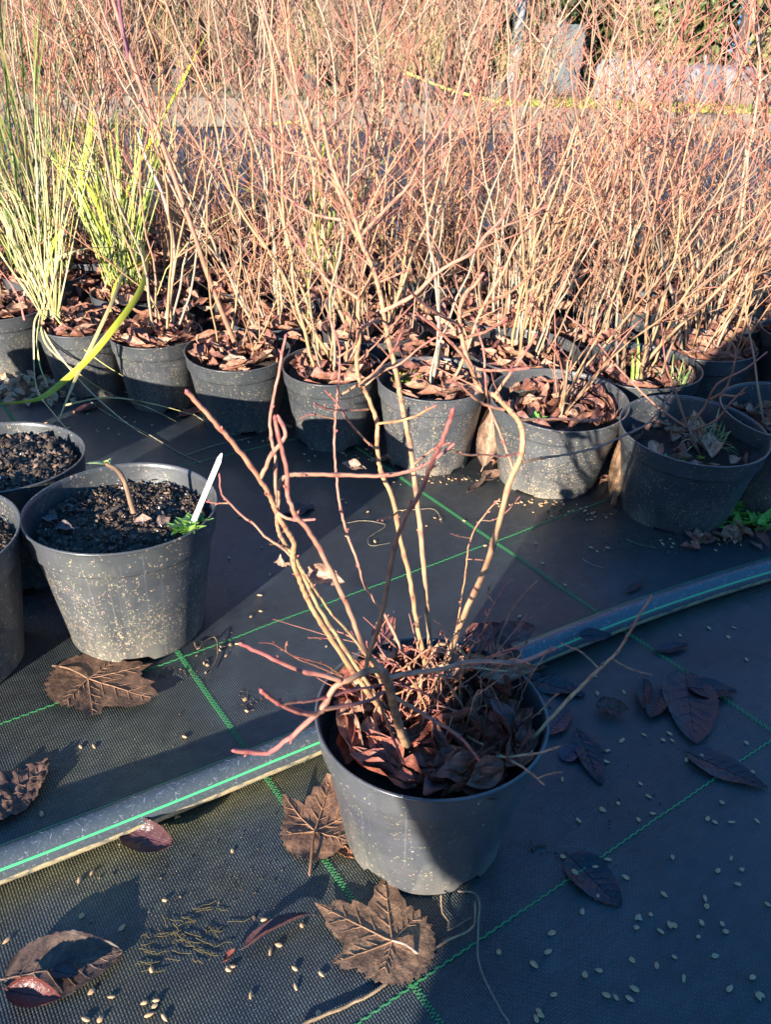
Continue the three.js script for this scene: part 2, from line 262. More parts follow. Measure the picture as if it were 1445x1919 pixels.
// ---------------------------------------------------------------- pots, soil, litter
// A thrown profile turned round, with a stepped rim band, a rolled lip, an inner ledge and notched feet.
function potGeo(r, H, seed = 1, fill = 0.72, segs = 72) {
  const rb = r * 0.745, rBand = r * 0.925, yBand = H * 0.8, prof = [];
  const P = (x, y, foot = 0) => prof.push([x, y, foot]);
  P(0.001, 0.012); P(rb * 0.88, 0.012); P(rb * 0.9, 0.004, 1); P(rb * 0.985, 0, 1); P(rb, 0.003, 1); P(rb * 1.006, 0.012);
  for (let k = 1; k <= 6; k++) P(lerp(rb * 1.006, rBand, k / 6), lerp(0.012, yBand - 0.004, k / 6));
  P(rBand + 0.0008, yBand - 0.001); P(r * 0.955, yBand + 0.001); P(r * 0.962, yBand + 0.003); P(r * 0.985, H - 0.006); P(r * 0.993, H - 0.004); P(r, H - 0.0022); P(r, H - 0.0008); P(r - 0.0012, H);
  P(r - 0.0028, H); P(r - 0.004, H - 0.0015); P(r * 0.955, H - 0.006); P(r * 0.935, yBand + 0.001); P(rBand - 0.004, yBand - 0.003); P(lerp(rb, rBand, fill) - 0.004, H * fill * 0.8 - 0.02); P(0.001, H * fill * 0.8 - 0.03);
  const p = [], u = [], ix = []; const r0 = rngOf(seed), ph = r0() * 6.3, ov = 0.006 + r0() * 0.012;
  for (let j = 0; j < prof.length; j++) for (let k = 0; k <= segs; k++) {
    const a = k / segs * Math.PI * 2, [x, y, foot] = prof[j], q = ((k + seed * 5) % 18) < 5 ? 1 : 0, hi = smooth(0.3, 1, y / H);
    const w = 1 + ov * hi * Math.cos(2 * (a + ph)) + 0.003 * hi * Math.cos(3 * a + ph * 2);
    p.push(Math.cos(a) * x * w, y + (foot ? q * 0.009 : 0) + (y > H * 0.7 ? 0.0015 * Math.cos(2 * a + ph) : 0), Math.sin(a) * x * w); u.push(k / segs * 2, y / H);
  }
  for (let j = 0; j < prof.length - 1; j++) for (let k = 0; k < segs; k++) { const a = j * (segs + 1) + k, b = a + segs + 1; ix.push(a, b, a + 1, a + 1, b, b + 1); }
  const g = new THREE.BufferGeometry(); g.setAttribute('position', new THREE.Float32BufferAttribute(p, 3)); g.setAttribute('uv', new THREE.Float32BufferAttribute(u, 2)); g.setIndex(ix);
  g.computeVertexNormals(); return g;
}
function soilGeo(r, y, seed, bump, color, n = 34) {   // rough surface of the compost
  const b = new MB(), g = []; const p = [], c = [], u = [], ix = [];
  for (let j = 0; j <= n; j++) for (let i = 0; i <= n; i++) {
    let x = i / n * 2 - 1, z = j / n * 2 - 1; const m = Math.max(Math.abs(x), Math.abs(z)) || 1, l = Math.hypot(x, z) || 1; x *= m / l; z *= m / l;
    const q = fbm(x * 5, z * 5, seed) * 0.6 + fbm(x * 15, z * 15, seed + 4) * 0.5, d = Math.hypot(x, z);
    p.push(x * r, y + q * bump - smooth(0.75, 1, d) * bump * 1.2, z * r); const s = 0.8 + 0.5 * noise(x * 22, z * 22, seed); c.push(color.r * s, color.g * s, color.b * s); u.push(x * r * 8, z * r * 8);
  }
  for (let j = 0; j < n; j++) for (let i = 0; i < n; i++) { const a = j * (n + 1) + i, d = a + n + 1; ix.push(a, d, a + 1, a + 1, d, d + 1); }
  const q = new THREE.BufferGeometry(); q.setAttribute('position', new THREE.Float32BufferAttribute(p, 3)); q.setAttribute('color', new THREE.Float32BufferAttribute(c, 3)); q.setAttribute('uv', new THREE.Float32BufferAttribute(u, 2)); q.setIndex(ix); q.computeVertexNormals(); return q;
}
// dead leaf: curled, folded, wavy; base at the origin, length along +x
function leafGeo(L, W, o, seed) {
  const r = rngOf(seed), nx = o.nx ?? 7, ny = o.ny ?? 4, p = [], c = [], u = [], ix = [], ph = r() * 6, A = o.a ?? lin(0.22, 0.1, 0.07), B2 = o.b ?? lin(0.14, 0.055, 0.045);
  for (let i = 0; i <= nx; i++) for (let j = 0; j <= ny; j++) {
    const t = i / nx, s = j / ny * 2 - 1, k = o.point ?? 0.8, w = W * Math.pow(Math.sin(Math.PI * Math.pow(clamp(t * 0.985 + 0.01), k)), o.blunt ?? 0.75) * (1 + (o.saw ?? 0) * ((i % 2) * 2 - 1) * Math.abs(s));
    const ang = (t - 0.35) * (o.bend ?? 0.6), cr = o.curl ?? 0.8, aa = s * cr;
    let y = (cr > 0.05 ? w * (1 - Math.cos(aa)) / cr : 0) + Math.abs(s) * w * (o.fold ?? 0.25) + (o.wave ?? 0.1) * w * Math.sin(t * 9 + ph + s * 2.2) * Math.abs(s) + (o.quilt ?? 0) * W * (noise(t * 14, s * 5, seed) - 0.3 * Math.abs(Math.sin(t * 22 - Math.abs(s) * 4)));
    const z = cr > 0.05 ? w * Math.sin(aa) / cr : s * w, x = t * L; const tw = (o.twist ?? 0) * (t - 0.3), y2 = y * Math.cos(tw) + z * Math.sin(tw), z2 = z * Math.cos(tw) - y * Math.sin(tw);
    const Rr = L / (Math.abs(o.bend ?? 0.6) + 0.001) * Math.sign(o.bend ?? 0.6);
    p.push(Math.abs(o.bend ?? 0.6) > 0.02 ? Rr * (Math.sin(ang) + Math.sin(0.35 * (o.bend ?? 0.6))) - y2 * Math.sin(ang) : x, Math.abs(o.bend ?? 0.6) > 0.02 ? Rr * (1 - Math.cos(ang)) + y2 * Math.cos(ang) : y2, z2);
    const m = clamp(0.5 + 0.9 * noise(t * 3, s * 2, seed * 0.37)) , rib = 1 + 0.35 * Math.exp(-s * s * 40); c.push(lerp(B2.r, A.r, m) * rib, lerp(B2.g, A.g, m) * rib, lerp(B2.b, A.b, m) * rib); u.push(t + seed * 0.13, s * 0.4);
  }
  for (let i = 0; i < nx; i++) for (let j = 0; j < ny; j++) { const a = i * (ny + 1) + j, b = a + ny + 1; ix.push(a, a + 1, b, a + 1, b + 1, b); }
  const g = new THREE.BufferGeometry(); g.setAttribute('position', new THREE.Float32BufferAttribute(p, 3)); g.setAttribute('color', new THREE.Float32BufferAttribute(c, 3)); g.setAttribute('uv', new THREE.Float32BufferAttribute(u, 2)); g.setIndex(ix); g.computeVertexNormals(); return g;
}
const litterTones = [[0.46, 0.225, 0.14, 0.35, 0.16, 0.1], [0.40, 0.175, 0.115, 0.27, 0.11, 0.08], [0.52, 0.28, 0.18, 0.39, 0.2, 0.13], [0.31, 0.135, 0.1, 0.2, 0.085, 0.07], [0.56, 0.34, 0.22, 0.42, 0.24, 0.15]];
const litter = Array.from({ length: 32 }, (_, k) => { const r = rngOf(900 + k), t = litterTones[k % 5]; return leafGeo(0.022 + r() * 0.036, 0.005 + r() * 0.009, { curl: 0.5 + r() * 1.5, fold: 0.1 + r() * 0.6, bend: (r() - 0.4) * 2.4, wave: 0.15 + r() * 0.3, twist: (r() - 0.5) * 2, point: 0.7 + r() * 0.25, a: lin(t[0], t[1], t[2]), b: lin(t[3], t[4], t[5]) }, 40 + k).translate(-0.022, 0, 0); });
const crumbGeos = Array.from({ length: 6 }, (_, k) => { const g = mergeVertices(new THREE.OctahedronGeometry(1, 0).deleteAttribute('uv').deleteAttribute('normal')), P = g.attributes.position, r = rngOf(70 + k); for (let i = 0; i < P.count; i++) { const s = 0.45 + r() * 1.0; P.setXYZ(i, P.getX(i) * s, P.getY(i) * s * 0.7, P.getZ(i) * s * 1.15); } g.computeVertexNormals(); return g; });
function crumbs(spots, tones, r) { const b = new MB(); for (const [x, y, z, s] of spots) { const t = tones[Math.floor(r() * tones.length)], k = 0.7 + r() * 0.6; b.add(crumbGeos[Math.floor(r() * 6)], matrixOf(V(x, y, z), new THREE.Euler(r() * 6, r() * 6, r() * 6), V(s * (0.6 + r() * r() * 1.8), s * (0.5 + r() * 0.5), s)), lin(t[0] * k, t[1] * k, t[2] * k)); } return b.geo(); }

// ---------------------------------------------------------------- woody stems
const BARKS = [[[0.29, 0.18, 0.09], [0.36, 0.185, 0.095], [0.36, 0.135, 0.09]], [[0.36, 0.23, 0.11], [0.42, 0.23, 0.115], [0.41, 0.17, 0.105]], [[0.22, 0.145, 0.085], [0.29, 0.14, 0.08], [0.32, 0.1, 0.075]], [[0.32, 0.255, 0.17], [0.33, 0.24, 0.15], [0.29, 0.17, 0.12]]];
const mix3 = (pal, t) => { const k = t < 0.5 ? 0 : 1, f = t < 0.5 ? t * 2 : t * 2 - 1, a = pal[k], b = pal[k + 1]; return lin(lerp(a[0], b[0], f), lerp(a[1], b[1], f), lerp(a[2], b[2], f)); };
function growTwig(b, p0, dir, len, r0, age, pal, r, depth, sides) {
  const n = Math.max(3, Math.round(len / 0.035)), pts = [p0.clone()], d = dir.clone(), p = p0.clone(), turn = V((r() - 0.5) * 0.6, 0.25 + r() * 0.4, (r() - 0.5) * 0.6);
  for (let k = 1; k <= n; k++) {
    d.addScaledVector(turn, 0.16).add(V((r() - 0.5) * 0.32, (r() - 0.5) * 0.2, (r() - 0.5) * 0.32)).normalize(); p.addScaledVector(d, len / n); pts.push(p.clone());
    if (depth > 0 && k < n && r() < 0.5) { const s = V(r() - 0.5, r() * 0.3, r() - 0.5).normalize().multiplyScalar(0.9).add(d).normalize(); growTwig(b, p, s, len * (0.2 + r() * 0.35), r0 * 0.6, Math.min(1, age + 0.3), pal, r, depth - 1, 3); }
  }
  b.tube(pts, (t) => r0 * (1 - 0.55 * t), (t) => mix3(pal, clamp(age + t * 0.5)), sides);
}
function growStem(base, lean, height, r0, pal, r, o = {}) {   // one stem of a bush with all its side twigs
  const b = new MB(), n = Math.round(height / 0.055), pts = [base.clone()], d = V(lean.x, 1, lean.z).normalize(), p = base.clone(), home = d.clone(); let twigs = 0;
  for (let k = 1; k <= n; k++) {
    d.add(V((r() - 0.5) * 0.5, 0.03, (r() - 0.5) * 0.5)).addScaledVector(home, 0.17).normalize(); p.addScaledVector(d, height / n); pts.push(p.clone());
    const t = k / n;
    if (t > (o.from ?? 0.12) && k < n && r() < (o.twigs ?? 0.62)) {
      const a = r() * 6.28, s = V(Math.cos(a), -0.05 + r() * 0.75, Math.sin(a)).normalize().add(d.clone().multiplyScalar(0.4)).normalize();
      growTwig(b, p, s, (0.05 + r() * r() * 0.3) * (o.spread ?? 1), r0 * (0.3 + 0.3 * r()), 0.35 + t * 0.4, pal, r, r() < 0.75 ? 1 : 0, 4); twigs++;
    }
  }
  b.tube(pts, (t, k) => r0 * (1 - 0.6 * t) * (k % 2 ? 1 : 1.14), (t) => mix3(pal, t), o.sides ?? 6);
  return b.geo();
}
function bush(parent, y, rad, n, seed, o = {}) {
  const r = rngOf(seed);
  for (let k = 0; k < n; k++) {
    const a = r() * 6.28, q = Math.sqrt(r()) * rad, la = a + (r() - 0.5), ll = 0.04 + r() * 0.42, lean = V(Math.cos(la) * ll, 0, Math.sin(la) * ll).add(o.lean ?? V());
    const grey = r() < 0.22, pal = BARKS[grey ? 3 : o.tone !== undefined && r() < 0.65 ? o.tone : Math.floor(r() * 3)];
    mesh('stem', growStem(V(Math.cos(a) * q, y, Math.sin(a) * q), lean, (o.h ?? 1) * (0.55 + r() * 0.55), (o.r ?? 0.0031) * (0.75 + r() * 0.5), pal, r, o), M.twig, parent);
  }
}
function scatterLitter(parent, n, rad, y, seed, single, scale = 1, bias) {
  const r = rngOf(seed), b = new MB();
  for (let k = 0; k < n; k++) {
    const a = r() * 6.28, q = Math.sqrt(r()) * rad, g = litter[Math.floor(r() * litter.length)], out = q > rad * 0.6, m = matrixOf(V(Math.cos(a) * q, y + r() * 0.022, Math.sin(a) * q), new THREE.Euler((r() - 0.5) * 1.5, out ? Math.PI / 2 - a + (r() - 0.5) * 0.8 : r() * 6.28, (r() - 0.5) * (out ? 0.6 : 1.1), 'YXZ'), (0.7 + r() * 0.55) * scale);
    if (single) { const s = mesh('dead_leaf', g, M.leaf, parent); s.applyMatrix4(m); } else b.add(g, m, null);
  }
  if (!single) mesh('leaf_litter', b.geo(), M.leaf, parent, 'stuff');
}
function rosette(parent, pos, size, n, seed, c = [0.16, 0.3, 0.04]) {   // little green weed
  const b = new MB(), r = rngOf(seed);
  for (let k = 0; k < n; k++) {
    const a = k * 2.4 + r() * 0.5, e = 0.25 + r() * 0.9, l = size * (0.5 + r() * 0.6), pts = []; for (let i = 0; i <= 4; i++) { const t = i / 4; pts.push(V(Math.cos(a) * l * t * Math.cos(e * (1 - t * 0.5)), l * t * Math.sin(e) * (1 - 0.3 * t), Math.sin(a) * l * t * Math.cos(e * (1 - t * 0.5))).add(pos)); }
    const s = 0.7 + r() * 0.7; b.blade(pts, (t) => l * (0.04 + 0.2 * Math.pow(Math.sin(Math.PI * clamp(t * 0.72 + 0.25)), 2)) * (t > 0.98 ? 0.3 : 1), () => lin(c[0] * s, c[1] * s, c[2] * s), V(-Math.sin(a), 0, Math.cos(a)), 0.3);
  }
  mesh('weed', b.geo(), M.green, parent);
}
function grassTuft(parent, pos, n, h, seed, cols, o = {}) {
  const r = rngOf(seed);
  for (let k = 0; k < n; k++) {
    const b = new MB(), a = r() * 6.28, lean = (o.lean0 ?? 0.05) + r() * (o.lean ?? 0.35), l = h * (0.55 + r() * 0.5), pts = [], bend = (o.bend ?? 0.5) * r() * r() * 2, dx = Math.cos(a), dz = Math.sin(a), q = (o.rad ?? 0.03) * Math.sqrt(r()), a2 = r() * 6.28;
    for (let i = 0; i <= 9; i++) { const t = i / 9, th = lean + bend * t * t; pts.push(V(pos.x + Math.cos(a2) * q + dx * Math.sin(th) * l * t + (o.sway?.x ?? 0) * t * l, pos.y + Math.cos(th) * l * t, pos.z + Math.sin(a2) * q + dz * Math.sin(th) * l * t + (o.sway?.z ?? 0) * t * l)); }
    const c = cols[Math.floor(r() * cols.length)], w = (o.w ?? 0.0028) * (0.6 + r() * 0.9), s = 0.8 + r() * 0.4;
    b.blade(pts, (t) => w * (1 - Math.pow(t, 4)) + 0.0003, (t) => lin(c[0] * s, c[1] * s * (1 - 0.06 * t), c[2] * s), V(-dz + 0.4 * (r() - 0.5), 0, dx), 0.35);
    mesh('grass_blade', b.geo(), M.green, parent);
  }
}

// ---------------------------------------------------------------- front row: potted plants one by one
const SOIL = lin(0.045, 0.03, 0.022), soilR = (r, H, y) => lerp(r * 0.745, r * 0.925, clamp(y / (H * 0.8))) - 0.005;
function pottedThing(name, label, category, x, f, r, H, o = {}) {
  const t = thing(name, label, category, V(x, 0, -f));
  t.rotation.set(o.tiltX ?? 0, 0, o.tiltZ ?? 0);
  mesh('pot', potGeo(r, H, o.seed ?? 1, 0.8), o.mat ?? M.potDusty, t).rotation.y = (o.seed ?? 1) * 1.3;
  const y = o.soil ?? H * 0.78, R = soilR(r, H, y);
  mesh('soil', soilGeo(R, y, (o.seed ?? 1) * 3.1, o.rough ?? 0.007, o.soilColor ?? SOIL), M.soil, t);
  if (o.leaves) scatterLitter(t, Math.round(o.leaves * 1.6), R * 0.94, y + 0.003, (o.seed ?? 1) * 77, true, (o.leafScale ?? 1) * 1.2);
  return [t, y, R];
}
{
  let t, y, R;
  [t, y, R] = pottedThing('potted_shrub', 'bare shrub with one thick red brown stem leaning left, in a scuffed black pot', 'potted shrub', -0.367, 1.897, 0.127, 0.185, { seed: 3, leaves: 70, mat: M.potSpeck, tiltX: 0.06, soil: 0.166 });
  t.updateMatrixWorld(); const local = (p) => t.worldToLocal(p.clone());
  { const b = new MB(), pts = [[445, 655, 1.9], [400, 545, 1.9], [350, 400, 1.92], [300, 260, 1.95], [245, 110, 2.0], [205, -20, 2.04], [190, -70, 2.05]].map((q) => local(at(...q)));
    const path = pathOf(pts, 0.03); b.tube(path, (k, i) => lerp(0.0062, 0.0042, k) * (i % 6 ? 1 : 1.12), (k) => mix3([[0.42, 0.21, 0.12], [0.45, 0.19, 0.12], [0.44, 0.15, 0.12]], k), 8);
    mesh('stem', b.geo(), M.bark, t);
    const c = new MB(); c.tube(pathOf([[240, 108, 2.0], [230, 60, 2.0], [222, 0, 2.02], [215, -60, 2.04]].map((q) => local(at(...q))), 0.03), () => 0.0038, () => lin(0.20, 0.06, 0.10), 6); mesh('stem', c.geo(), M.bark, t); }
  bush(t, y, 0.06, 6, 31, { h: 0.7, r: 0.0022 });
  rosette(t, V(0.06, y + 0.01, -0.07), 0.03, 6, 5);
  const pale = [lin(0.50, 0.42, 0.30), lin(0.46, 0.36, 0.24)]; for (const k of [0, 1]) mesh('dead_leaf', leafGeo(0.055, 0.016, { curl: 0.7, bend: 0.5, wave: 0.2, a: pale[0], b: pale[1] }, 60 + k), M.leaf, t).position.set(-0.02 + k * 0.06, y + 0.022, 0.075 - k * 0.02);
  [t, y, R] = pottedThing('potted_shrub', 'pot heaped with dry brown leaves around one pale bare stem, behind the yellow grass blade', 'potted shrub', -0.591, 2.006, 0.116, 0.185, { seed: 4, leaves: 90, mat: M.potDusty, tiltX: 0.05, soil: 0.171 });
  t.updateMatrixWorld();
  { const b = new MB(), L = (p) => t.worldToLocal(p.clone()); b.tube(pathOf([[306, 622, 2.03], [318, 560, 2.05], [326, 470, 2.1], [306, 370, 2.12], [275, 300, 2.15], [258, 250, 2.18]].map((q) => L(at(...q))), 0.03), (k) => lerp(0.0052, 0.0034, k), () => lin(0.50, 0.41, 0.31), 7); mesh('stem', b.geo(), M.bark, t); }
  bush(t, y, 0.07, 7, 41, { h: 0.85, lean: V(-0.02, 0, -0.1) });
  [t, y, R] = pottedThing('potted_shrub', 'bare shrub with several thin orange stems leaning left, right of the thick stemmed one', 'potted shrub', -0.135, 1.815, 0.117, 0.185, { seed: 5, leaves: 60, mat: M.potSpeck, tiltX: 0.05, soil: 0.168 });
  bush(t, y, 0.05, 7, 52, { h: 0.85, lean: V(-0.28, 0, -0.05), r: 0.003 });
  for (const [x, z] of [[-0.02, 0.0], [0.015, 0.02], [-0.03, 0.03]]) mesh('stem', growStem(V(x, y, z), V(-0.32 + x, 0, -0.02), 0.85, 0.004, BARKS[1], rngOf(x * 1000 + 91), { twigs: 0.4 }), M.twig, t);
  [t, y, R] = pottedThing('potted_shrub', 'gritty black pot with green moss on its soil and a few upright tan stems', 'potted shrub', 0.093, 1.714, 0.124, 0.2, { seed: 6, leaves: 46, mat: M.potGritty, tiltX: 0.04, soil: 0.168 });
  bush(t, y, 0.04, 4, 62, { h: 0.9, lean: V(0.0, 0, -0.15), r: 0.0033 });
  { const r = rngOf(66), b = new MB(); for (let k = 0; k < 260; k++) { const a = 3.4 + r() * 2.6, q = R * (0.5 + 0.42 * r()), s = 0.7 + r() * 0.7; b.bud(V(Math.cos(a) * q, y + 0.004, Math.sin(a) * q), V((r() - 0.5) * 0.8, 1, (r() - 0.5) * 0.8).normalize(), 0.006 + r() * 0.006, 0.0028, lin(0.2 * s, 0.24 * s, 0.03 * s)); } mesh('moss', b.geo(), M.green, t, 'stuff'); }
  rosette(t, V(0.01, y + 0.008, 0.04), 0.022, 9, 8, [0.1, 0.26, 0.03]);
  [t, y, R] = pottedThing('potted_shrub', 'dusty wide black pot with short dry stems, a green seedling and stem shadows', 'potted shrub', 0.358, 1.645, 0.146, 0.195, { seed: 7, leaves: 46, mat: M.potGritty, tiltX: 0.09, soil: 0.155, leafScale: 1.15 });
  bush(t, y, 0.035, 8, 73, { h: 0.32, r: 0.0024, twigs: 0.3, spread: 0.6 });
  bush(t, y, 0.02, 3, 74, { h: 0.62, r: 0.0026, lean: V(0.15, 0, 0.02), twigs: 0.3 });
  rosette(t, V(-0.055, y + 0.008, 0.055), 0.03, 11, 9, [0.14, 0.34, 0.04]);
  // the shaded pot on the right
  [t, y, R] = pottedThing('potted_shrub', 'shaded black pot with weeds, moss and a few bare forked twigs, nearest to the pipe', 'potted shrub', 0.605, 1.515, 0.146, 0.19, { seed: 8, leaves: 16, mat: M.potSpeck, tiltX: 0.08, soil: 0.132, leafScale: 1.2 });
  t.updateMatrixWorld();
  { const L = (p) => t.worldToLocal(p.clone()), P = [[0.42, 0.2, 0.13], [0.42, 0.19, 0.13], [0.46, 0.17, 0.14]];
    const s = (pts, r0, r1) => { const b = new MB(), path = pathOf(pts.map((q) => L(at(...q))), 0.02); b.tube(path, (k, i) => lerp(r0, r1, k) * (i % 3 ? 1 : 1.15), (k) => mix3(P, k), 6); return b; };
    for (const pts of [[[1288, 800, 1.55], [1262, 720, 1.54], [1250, 690, 1.53], [1240, 600, 1.5]], [[1290, 800, 1.55], [1320, 765, 1.54], [1345, 720, 1.5], [1400, 690, 1.47], [1438, 660, 1.46]], [[1330, 750, 1.53], [1360, 730, 1.5], [1380, 660, 1.48], [1372, 640, 1.48]], [[1302, 805, 1.55], [1340, 790, 1.52], [1370, 755, 1.49], [1400, 725, 1.47]], [[1285, 800, 1.55], [1230, 760, 1.56], [1160, 690, 1.6], [1100, 620, 1.62], [1060, 590, 1.64]], [[1352, 740, 1.52], [1385, 742, 1.49], [1396, 735, 1.48]]]) mesh('stem', s(pts, 0.0026, 0.0014).geo(), M.bark, t); }
  grassTuft(t, V(0.05, y, -0.03), 38, 0.075, 81, [[0.2, 0.26, 0.1], [0.3, 0.32, 0.16], [0.14, 0.22, 0.06]], { w: 0.0012, lean: 1.0, bend: 0.6 });
  for (let k = 0; k < 9; k++) rosette(t, V(-0.075 + 0.02 * (k % 3) + (k > 5 ? 0.05 : 0), y + 0.006, 0.03 + 0.013 * (k % 4)), 0.016, 7, 90 + k, k % 2 ? [0.1, 0.2, 0.06] : [0.16, 0.24, 0.03]);
  [t, y, R] = pottedThing('potted_shrub', 'shaded black pot cut by the right edge, with two bare reddish stems', 'potted shrub', 0.835, 1.60, 0.146, 0.2, { seed: 9, leaves: 40, mat: M.potSpeck, tiltX: 0.06, soil: 0.14 });
  bush(t, y, 0.05, 4, 101, { h: 0.5, r: 0.0032, twigs: 0.35 });
  [t, y, R] = pottedThing('potted_shrub', 'half shaded black pot behind the shaded weedy pot, with green grass sprouts at its edge', 'potted shrub', 0.58, 1.845, 0.142, 0.2, { seed: 10, leaves: 60, mat: M.potSpeck, tiltX: 0.05, soil: 0.16 });
  bush(t, y, 0.06, 8, 111, { h: 0.8, lean: V(0.1, 0, -0.05) });
  mesh('stem', growStem(V(-0.02, y, 0.02), V(0.62, 0, 0.0), 0.95, 0.0042, BARKS[0], rngOf(93), { twigs: 0.35 }), M.twig, t);
  grassTuft(t, V(0.07, y, 0.05), 22, 0.08, 112, [[0.2, 0.28, 0.06], [0.34, 0.36, 0.16]], { w: 0.0014, lean: 0.7 });
  grassTuft(t, V(-0.02, y, 0.07), 3, 0.12, 113, [[0.3, 0.4, 0.06]], { w: 0.003, lean: 0.2 });
  [t, y, R] = pottedThing('potted_shrub', 'black pot behind the dusty wide pot, with a sheaf of upright yellowish stems', 'potted shrub', 0.315, 1.93, 0.142, 0.2, { seed: 11, leaves: 60, mat: M.potSpeck, tiltX: 0.05, soil: 0.15 });
  bush(t, y, 0.055, 16, 121, { h: 0.85, r: 0.0028, twigs: 0.5 });
  [t, y, R] = pottedThing('potted_grass', 'black pot of pale straw coloured grass with long leaves drooping over its front', 'potted grass', -0.80, 2.075, 0.118, 0.185, { seed: 12, leaves: 80, mat: M.potDusty, tiltX: 0.05, soil: 0.168 });
  t.updateMatrixWorld();
  { const L = (p) => t.worldToLocal(p.clone()), straw = [[0.34, 0.27, 0.10], [0.28, 0.26, 0.06], [0.36, 0.30, 0.14]], yel = [[0.5, 0.52, 0.06], [0.55, 0.50, 0.1]];
    const bl = (pts, w, c, taper = 0.25) => { const b = new MB(); b.blade(pathOf(pts.map((q) => L(at(...q))), 0.02), (k) => w * (1 - (1 - taper) * k), () => lin(...c), V(1, 0, 0.3), 0.35); mesh('grass_blade', b.geo(), M.green, t); };
    const r = rngOf(17); for (let k = 0; k < 44; k++) { const x = 72 + r() * 40, lean = 60 - r() * 260; bl([[x, 580 + r() * 20, 2.0], [x + lean * 0.35, 500, 2.0 + r() * 0.06], [x + lean * 0.8, 400 - r() * 40, 2.0 + r() * 0.1], [x + lean * (1.3 + r() * 0.6), 300 - r() * 160 + Math.abs(lean) * 0.5, 2.0 + r() * 0.15]], 0.0011 + r() * 0.0014, straw[k % 3]); }
    bl([[75, 580, 1.98], [64, 600, 1.96], [62, 660, 1.93], [66, 720, 1.9], [100, 775, 1.75], [150, 830, 1.6]], 0.003, straw[2]); bl([[75, 590, 1.98], [68, 640, 1.95], [75, 690, 1.92], [88, 720, 1.9]], 0.003, [0.5, 0.5, 0.16]);
    bl([[72, 600, 1.98], [85, 645, 1.94], [120, 680, 1.92], [200, 735, 1.9], [280, 765, 1.88], [330, 790, 1.8]], 0.0028, straw[0]); bl([[72, 605, 1.98], [105, 660, 1.93], [160, 725, 1.89], [240, 795, 1.78], [300, 830, 1.66]], 0.0026, straw[2]);
    bl([[95, 585, 2.0], [140, 640, 1.97], [190, 680, 1.94], [230, 705, 1.92]], 0.0022, straw[1]); bl([[118, 760, 1.9], [200, 745, 1.88], [300, 760, 1.84], [400, 790, 1.78]], 0.0024, straw[0]);
    bl([[45, 600, 2.05], [30, 550, 2.05], [-30, 470, 2.05]], 0.003, [0.36, 0.12, 0.09]); }
  [t, y, R] = pottedThing('potted_shrub', 'black pot at the left edge full of brown leaves, half in shadow', 'potted shrub', -1.04, 2.18, 0.122, 0.19, { seed: 13, leaves: 60, mat: M.potDusty, tiltX: 0.05, soil: 0.17 });
  bush(t, y, 0.06, 7, 131, { h: 0.9 });
}
